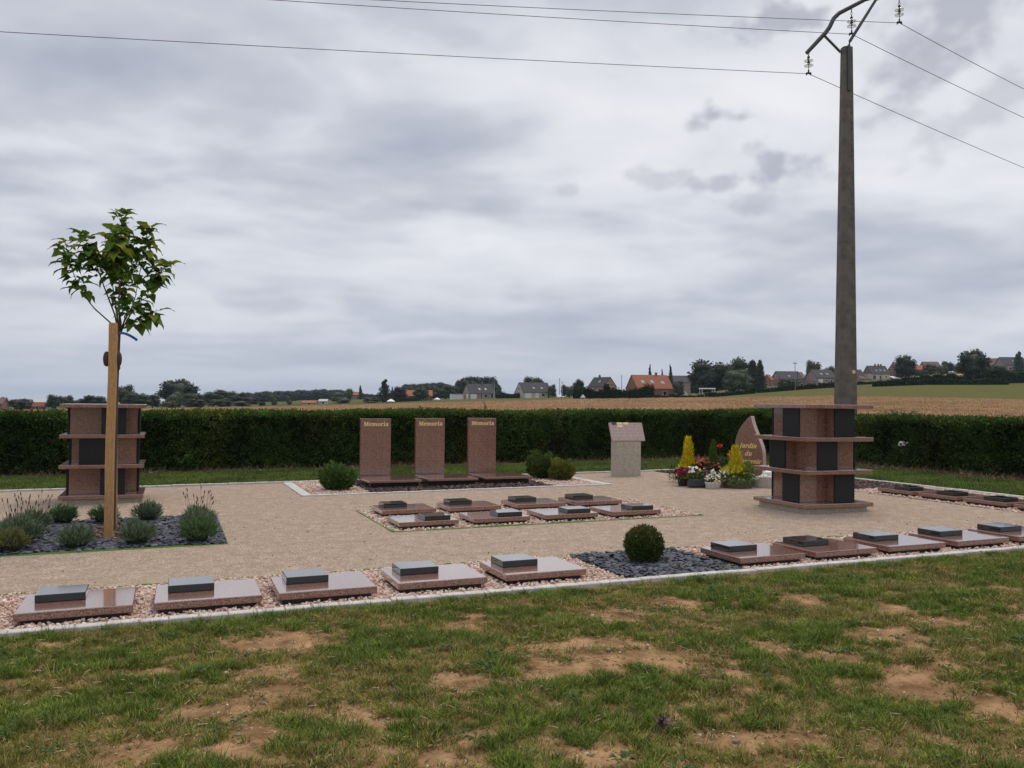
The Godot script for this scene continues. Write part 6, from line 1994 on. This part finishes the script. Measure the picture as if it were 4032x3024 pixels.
func build_lawn() -> void:
	var b := MB.new()
	var nu := 150
	var nv := 60
	var grid := []
	for i in nu + 1:
		var row := []
		for j in nv + 1:
			var u := lerpf(-4.0, 13.0, float(i) / nu)
			var v := lerpf(0.5, 6.615, float(j) / nv)
			row.append(P(u, v, lawn_y(u, v)))
		grid.append(row)
	for i in nu:
		for j in nv:
			b.quad(grid[i][j], grid[i + 1][j], grid[i + 1][j + 1], grid[i][j + 1])
	setting("lawn_soil", b.mesh(), M.soil)
	var deep := [Color(0.108, 0.172, 0.031), Color(0.155, 0.225, 0.040), Color(0.074, 0.128, 0.026), Color(0.185, 0.24, 0.046)]
	var olive := [Color(0.175, 0.19, 0.042), Color(0.22, 0.215, 0.052), Color(0.135, 0.155, 0.034), Color(0.26, 0.23, 0.075)]
	var dry := [Color(0.25, 0.19, 0.09), Color(0.33, 0.26, 0.14), Color(0.18, 0.14, 0.06)]
	var shapes := [tuft(15, 0.030, Vector2(0.028, 0.056), 0.0040, deep, 0.8, 1), tuft(13, 0.034, Vector2(0.024, 0.05), 0.0042, deep + [Color(0.24, 0.29, 0.06)], 1.2, 2), tuft(15, 0.034, Vector2(0.024, 0.048), 0.0042, olive + deep, 1.2, 3), tuft(12, 0.030, Vector2(0.018, 0.04), 0.0036, olive + olive + dry, 1.8, 4), tuft(7, 0.04, Vector2(0.03, 0.075), 0.0034, dry, 2.6, 5), tuft(20, 0.028, Vector2(0.04, 0.075), 0.0038, deep, 0.6, 6)]
	rng.seed = 400
	var lots := [[], [], [], [], [], []]
	var tints := []
	for i in 6: tints.append(PackedColorArray())
	for i in 310000:
		var z := sqrt(rnd(1.7 * 1.7, 10.8 * 10.8))
		if rng.randf() > minf(1.0, 5.2 / z + 0.1): continue
		var p := Vector3(rnd(-1.0, 1.0) * (0.64 * z + 2.4), 0, -z)
		if absf(p.x) > 0.66 * z and rng.randf() < 0.4: continue
		var uv := uv_of(p)
		if uv.x > 12.9 or uv.x < -3.9 or uv.y < 0.55: continue
		if uv.y > 6.57 + 0.03 * lumps.get_noise_1d(uv.x * 300.0): continue
		var bare := bareness(p)
		var wet := lumps.get_noise_2d(p.x * 85.0, p.z * 130.0) + 0.5 * lumps.get_noise_2d(p.x * 320.0, p.z * 320.0)
		var edge := smoothstep(6.15, 6.5, uv.y)
		if rng.randf() < smoothstep(-0.22, 0.45, bare) * 0.97: continue
		var clump := lumps.get_noise_2d(p.x * 480.0 + 70.0, p.z * 480.0)
		if clump < -0.10 and rng.randf() < 0.45: continue
		if lumps.get_noise_2d(p.x * 1400.0, p.z * 1400.0 + 9.0) < -0.12 and rng.randf() < 0.45: continue
		if wet < -0.12 and rng.randf() < 0.2: continue
		var k := 2
		var r := rng.randf()
		if wet + edge * 0.25 > 0.06: k = 0 if r < 0.55 else (1 if r < 0.85 else (5 if r < 0.93 else 2))
		elif wet > -0.12: k = 1 if r < 0.42 else (2 if r < 0.85 else 3)
		else: k = 2 if r < 0.62 else (3 if r < 0.93 else 4)
		if bare > -0.1 and r < 0.8: k = 3
		if rng.randf() < 0.02: k = 4
		if rng.randf() < 0.008 or (wet > 0.3 and rng.randf() < 0.2): k = 5
		p.y = lawn_y(uv.x, uv.y) - 0.003
		var s := rnd(0.7, 1.3) * 0.86 * (1.0 + clump * 0.5)
		lots[k].append(Transform3D(Basis.from_euler(Vector3(rnd(-0.25, 0.25), rnd(0, TAU), rnd(-0.25, 0.25))).scaled(Vector3(s, s * rnd(0.8, 1.2), s)), p))
		var g := rnd(0.7, 1.25) * (1.0 + 0.35 * lumps.get_noise_2d(p.x * 260.0, p.z * 260.0 + 40.0))
		tints[k].append(Color(g * rnd(0.92, 1.15), g, g * 0.92))
	var holder := Node3D.new()
	holder.name = numbered("lawn_grass")
	add_child(holder)
	tag(holder, "patchy mown grass of the lawn in the foreground", "", "", "stuff")
	for k in 6: scatter("grass_tufts", shapes[k], M.leaf, lots[k], holder, tints[k])
	# clover and plantain between the blades
	rng.seed = 411
	var weed := MB.new()
	for i in 16:
		var t := rnd(0, TAU)
		var q := Vector3(cos(t), 0, sin(t))
		weed.leaf(q * rnd(0.0, 0.03) + Vector3(0, rnd(0.012, 0.03), 0), (q + Vector3(0, rnd(0.1, 0.7), 0)).normalized(), Vector3.UP, rnd(0.018, 0.04), rnd(0.012, 0.02), shade(Color(0.065, 0.12, 0.028), 0.3))
	var places := []
	for i in 420:
		var z := sqrt(rnd(2.4 * 2.4, 9.0 * 9.0))
		var p := Vector3(rnd(-0.62, 0.62) * z, 0, -z)
		var uv := uv_of(p)
		if uv.y > 6.5: continue
		if lumps.get_noise_2d(p.x * 120.0 + 50.0, p.z * 120.0) < 0.05: continue
		p.y = lawn_y(uv.x, uv.y) + 0.006
		places.append(Transform3D(Basis(Vector3.UP, rnd(0, TAU)).scaled(Vector3.ONE * rnd(0.7, 1.5)), p))
	var w := scatter("clover", weed.mesh(), M.leaf, places, self)
	w.name = numbered("clover_weeds")
	tag(w, "broad leaved weeds and clover among the lawn grass")
	# pale stones and crumbs of earth on the bare places
	rng.seed = 431
	var stones := [pebble(0.6, 31), pebble(0.45, 32)]
	var lots2 := [[], []]
	var tint2 := [PackedColorArray(), PackedColorArray()]
	for i in 20000:
		var z := sqrt(rnd(2.4 * 2.4, 8.5 * 8.5))
		var p := Vector3(rnd(-0.62, 0.62) * z, 0, -z)
		var uv := uv_of(p)
		if uv.y > 6.55 or bareness(p) < -0.25: continue
		p.y = lawn_y(uv.x, uv.y)
		var pale := rng.randf() < 0.10
		var s := rnd(0.003, 0.010) if not pale else rnd(0.004, 0.012)
		if rng.randf() < 0.006: s = 0.02
		lots2[i % 2].append(Transform3D(Basis.from_euler(Vector3(rnd(-0.6, 0.6), rnd(0, TAU), 0)).scaled(Vector3.ONE * s), p))
		tint2[i % 2].append(shade(Color(0.55, 0.50, 0.43) if pale else Color(0.30, 0.19, 0.11), 0.25))
	holder = Node3D.new()
	holder.name = numbered("soil_crumbs")
	add_child(holder)
	tag(holder, "pale pebbles and crumbs of earth on the bare lawn patches", "", "", "stuff")
	for k in 2: scatter("crumbs", stones[k], M.stone, lots2[k], holder, tint2[k])
	# straw and dead stalks lying in the turf
	rng.seed = 437
	var litter := MB.new()
	for i in 3: litter.blade(Vector3(rnd(-0.03, 0.03), 0.008, rnd(-0.03, 0.03)), (on_sphere() * Vector3(1, 0.25, 1)).normalized(), rnd(0.03, 0.08), 0.0035, shade(Color(0.42, 0.33, 0.19), 0.3), on_sphere() * 0.5)
	places = []
	for i in 1500:
		var z := sqrt(rnd(2.4 * 2.4, 8.0 * 8.0))
		var p := Vector3(rnd(-0.62, 0.62) * z, 0, -z)
		var uv := uv_of(p)
		if uv.y > 6.5: continue
		p.y = lawn_y(uv.x, uv.y) + rnd(0.0, 0.035)
		places.append(Transform3D(Basis.from_euler(Vector3(rnd(-0.4, 0.4), rnd(0, TAU), rnd(-0.3, 0.3))), p))
	var dead := scatter("dead_stalks", litter.mesh(), M.straw, places, self)
	dead.name = numbered("dead_stalks")
	tag(dead, "dry straw and dead stalks lying in the lawn")
	# single things lying on the lawn
	var at := Vector3(0.715, 0, -4.18)
	var uv0 := uv_of(at)
	at.y = lawn_y(uv0.x, uv0.y)
	var o := thing("withered_plant", "withered dark red leafy plant on the lawn at lower right of centre", "plant", at, 0.0, "", false)
	rng.seed = 433
	b = MB.new()
	for i in 20: b.leaf(Vector3(rnd(-0.02, 0.02), rnd(0.01, 0.06), rnd(-0.02, 0.02)), (on_sphere() + Vector3(0, 0.5, 0)).normalized(), on_sphere(), rnd(0.03, 0.055), rnd(0.015, 0.028), shade([Color(0.16, 0.075, 0.07), Color(0.24, 0.16, 0.15), Color(0.10, 0.06, 0.05)][i % 3], 0.2), 0.5)
	piece("leaves", b, M.leaf, o)
	for q in [[1.03, 4.03, 0.024, "largest pale stone on the bare patch near the withered plant"], [0.60, 5.42, 0.022, "pale clod at the upper edge of the biggest bare patch"]]:
		at = Vector3(q[0], 0, -q[1])
		uv0 = uv_of(at)
		at.y = lawn_y(uv0.x, uv0.y) + 0.004
		o = thing("stone", q[3], "stone", at, 0.4, "", false)
		var body := part("stone", stones[0], M.cast_stone, o)
		body.scale = Vector3.ONE * q[2]
	for q in [[1.20, 4.29, Color(0.34, 0.06, 0.02), "small orange red fallen leaf on the lawn right of the withered plant"], [-0.27, 5.08, Color(0.40, 0.13, 0.03), "orange fallen leaf on the lawn near the centre"], [-1.72, 4.66, Color(0.42, 0.15, 0.04), "orange fallen leaf on the left part of the lawn"]]:
		at = Vector3(q[0], 0, -q[1])
		uv0 = uv_of(at)
		at.y = lawn_y(uv0.x, uv0.y) + 0.03
		o = thing("fallen_leaf", q[3], "leaf", at, rnd(0, TAU), "", false)
		b = MB.new()
		b.leaf(Vector3(-0.015, 0, 0), Vector3(1, 0.25, 0.2).normalized(), Vector3.UP, 0.035, 0.024, q[2], 0.3)
		piece("leaf", b, M.leaf, o)


# ---------------------------------------------------------------- grass verge in front of the hedges
func build_verge() -> void:
	var b := MB.new()
	b.quad(P(-12, 17.47, 0.016), P(13.09, 17.47, 0.016), P(13.09, 20.6, 0.016), P(-12, 20.6, 0.016))
	b.quad(P(13.09, 3.0, 0.016), P(15.6, 3.0, 0.016), P(15.6, 20.6, 0.016), P(13.09, 20.6, 0.016))
	setting("verge_turf", b.mesh(), M.turf)
	var cols := [Color(0.085, 0.145, 0.028), Color(0.115, 0.175, 0.036), Color(0.14, 0.18, 0.044), Color(0.07, 0.12, 0.026), Color(0.19, 0.19, 0.07)]
	var shapes := [tuft(13, 0.06, Vector2(0.03, 0.07), 0.009, cols, 1.0, 21), tuft(12, 0.06, Vector2(0.025, 0.06), 0.009, cols, 1.5, 22)]
	rng.seed = 470
	var lots := [[], []]
	var tints := [PackedColorArray(), PackedColorArray()]
	for i in 36000:
		var u := 0.0
		var v := 0.0
		if i % 5 < 3:
			u = rnd(-6.5, 15.7)
			v = rnd(17.48, 20.95)
		else:
			u = rnd(13.12, 15.9)
			v = rnd(6.0, 20.6)
		var bed := maxf(v - 20.35, u - 15.35)
		if bed > 0.0 and rng.randf() < 0.6 + bed * 1.2 - lumps.get_noise_2d(u * 70.0, v * 70.0): continue
		var k := i % 2
		var g := rnd(0.75, 1.2) * (1.0 + 0.6 * lumps.get_noise_2d(u * 60.0 + 200.0, v * 90.0))
		lots[k].append(Transform3D(Basis.from_euler(Vector3(rnd(-0.2, 0.2), rnd(0, TAU), 0)).scaled(Vector3.ONE * rnd(0.7, 1.25)), P(u, v, 0.01)))
		tints[k].append(Color(g * 1.05, g, g * 0.9))
	var holder := Node3D.new()
	holder.name = numbered("verge_grass")
	add_child(holder)
	tag(holder, "short green grass of the verge between path and hedge", "", "", "stuff")
	for k in 2: scatter("grass_tufts", shapes[k], M.leaf, lots[k], holder, tints[k])
	# litter of twigs and dry stalks under the hedge
	var twig := MB.new()
	rng.seed = 480
	for i in 7: twig.blade(Vector3(rnd(-0.1, 0.1), 0.02, rnd(-0.1, 0.1)), (on_sphere() * Vector3(1, 0.4, 1) + Vector3(0, 0.25, 0)).normalized(), rnd(0.08, 0.2), 0.010, shade([Color(0.22, 0.14, 0.08), Color(0.30, 0.22, 0.13), Color(0.12, 0.08, 0.05)][i % 3], 0.3), on_sphere())
	var places := []
	for i in 1500:
		if i % 2: places.append(Transform3D(Basis(Vector3.UP, rnd(0, TAU)), P(rnd(-6, 16), rnd(20.45, 21.1), 0.012)))
		else: places.append(Transform3D(Basis(Vector3.UP, rnd(0, TAU)), P(rnd(15.5, 16.2), rnd(6, 20.6), 0.012)))
	var t := scatter("twigs", twig.mesh(), M.straw, places, self)
	t.name = numbered("hedge_litter")
	tag(t, "dry stalks and twigs on the bare earth under the hedges")
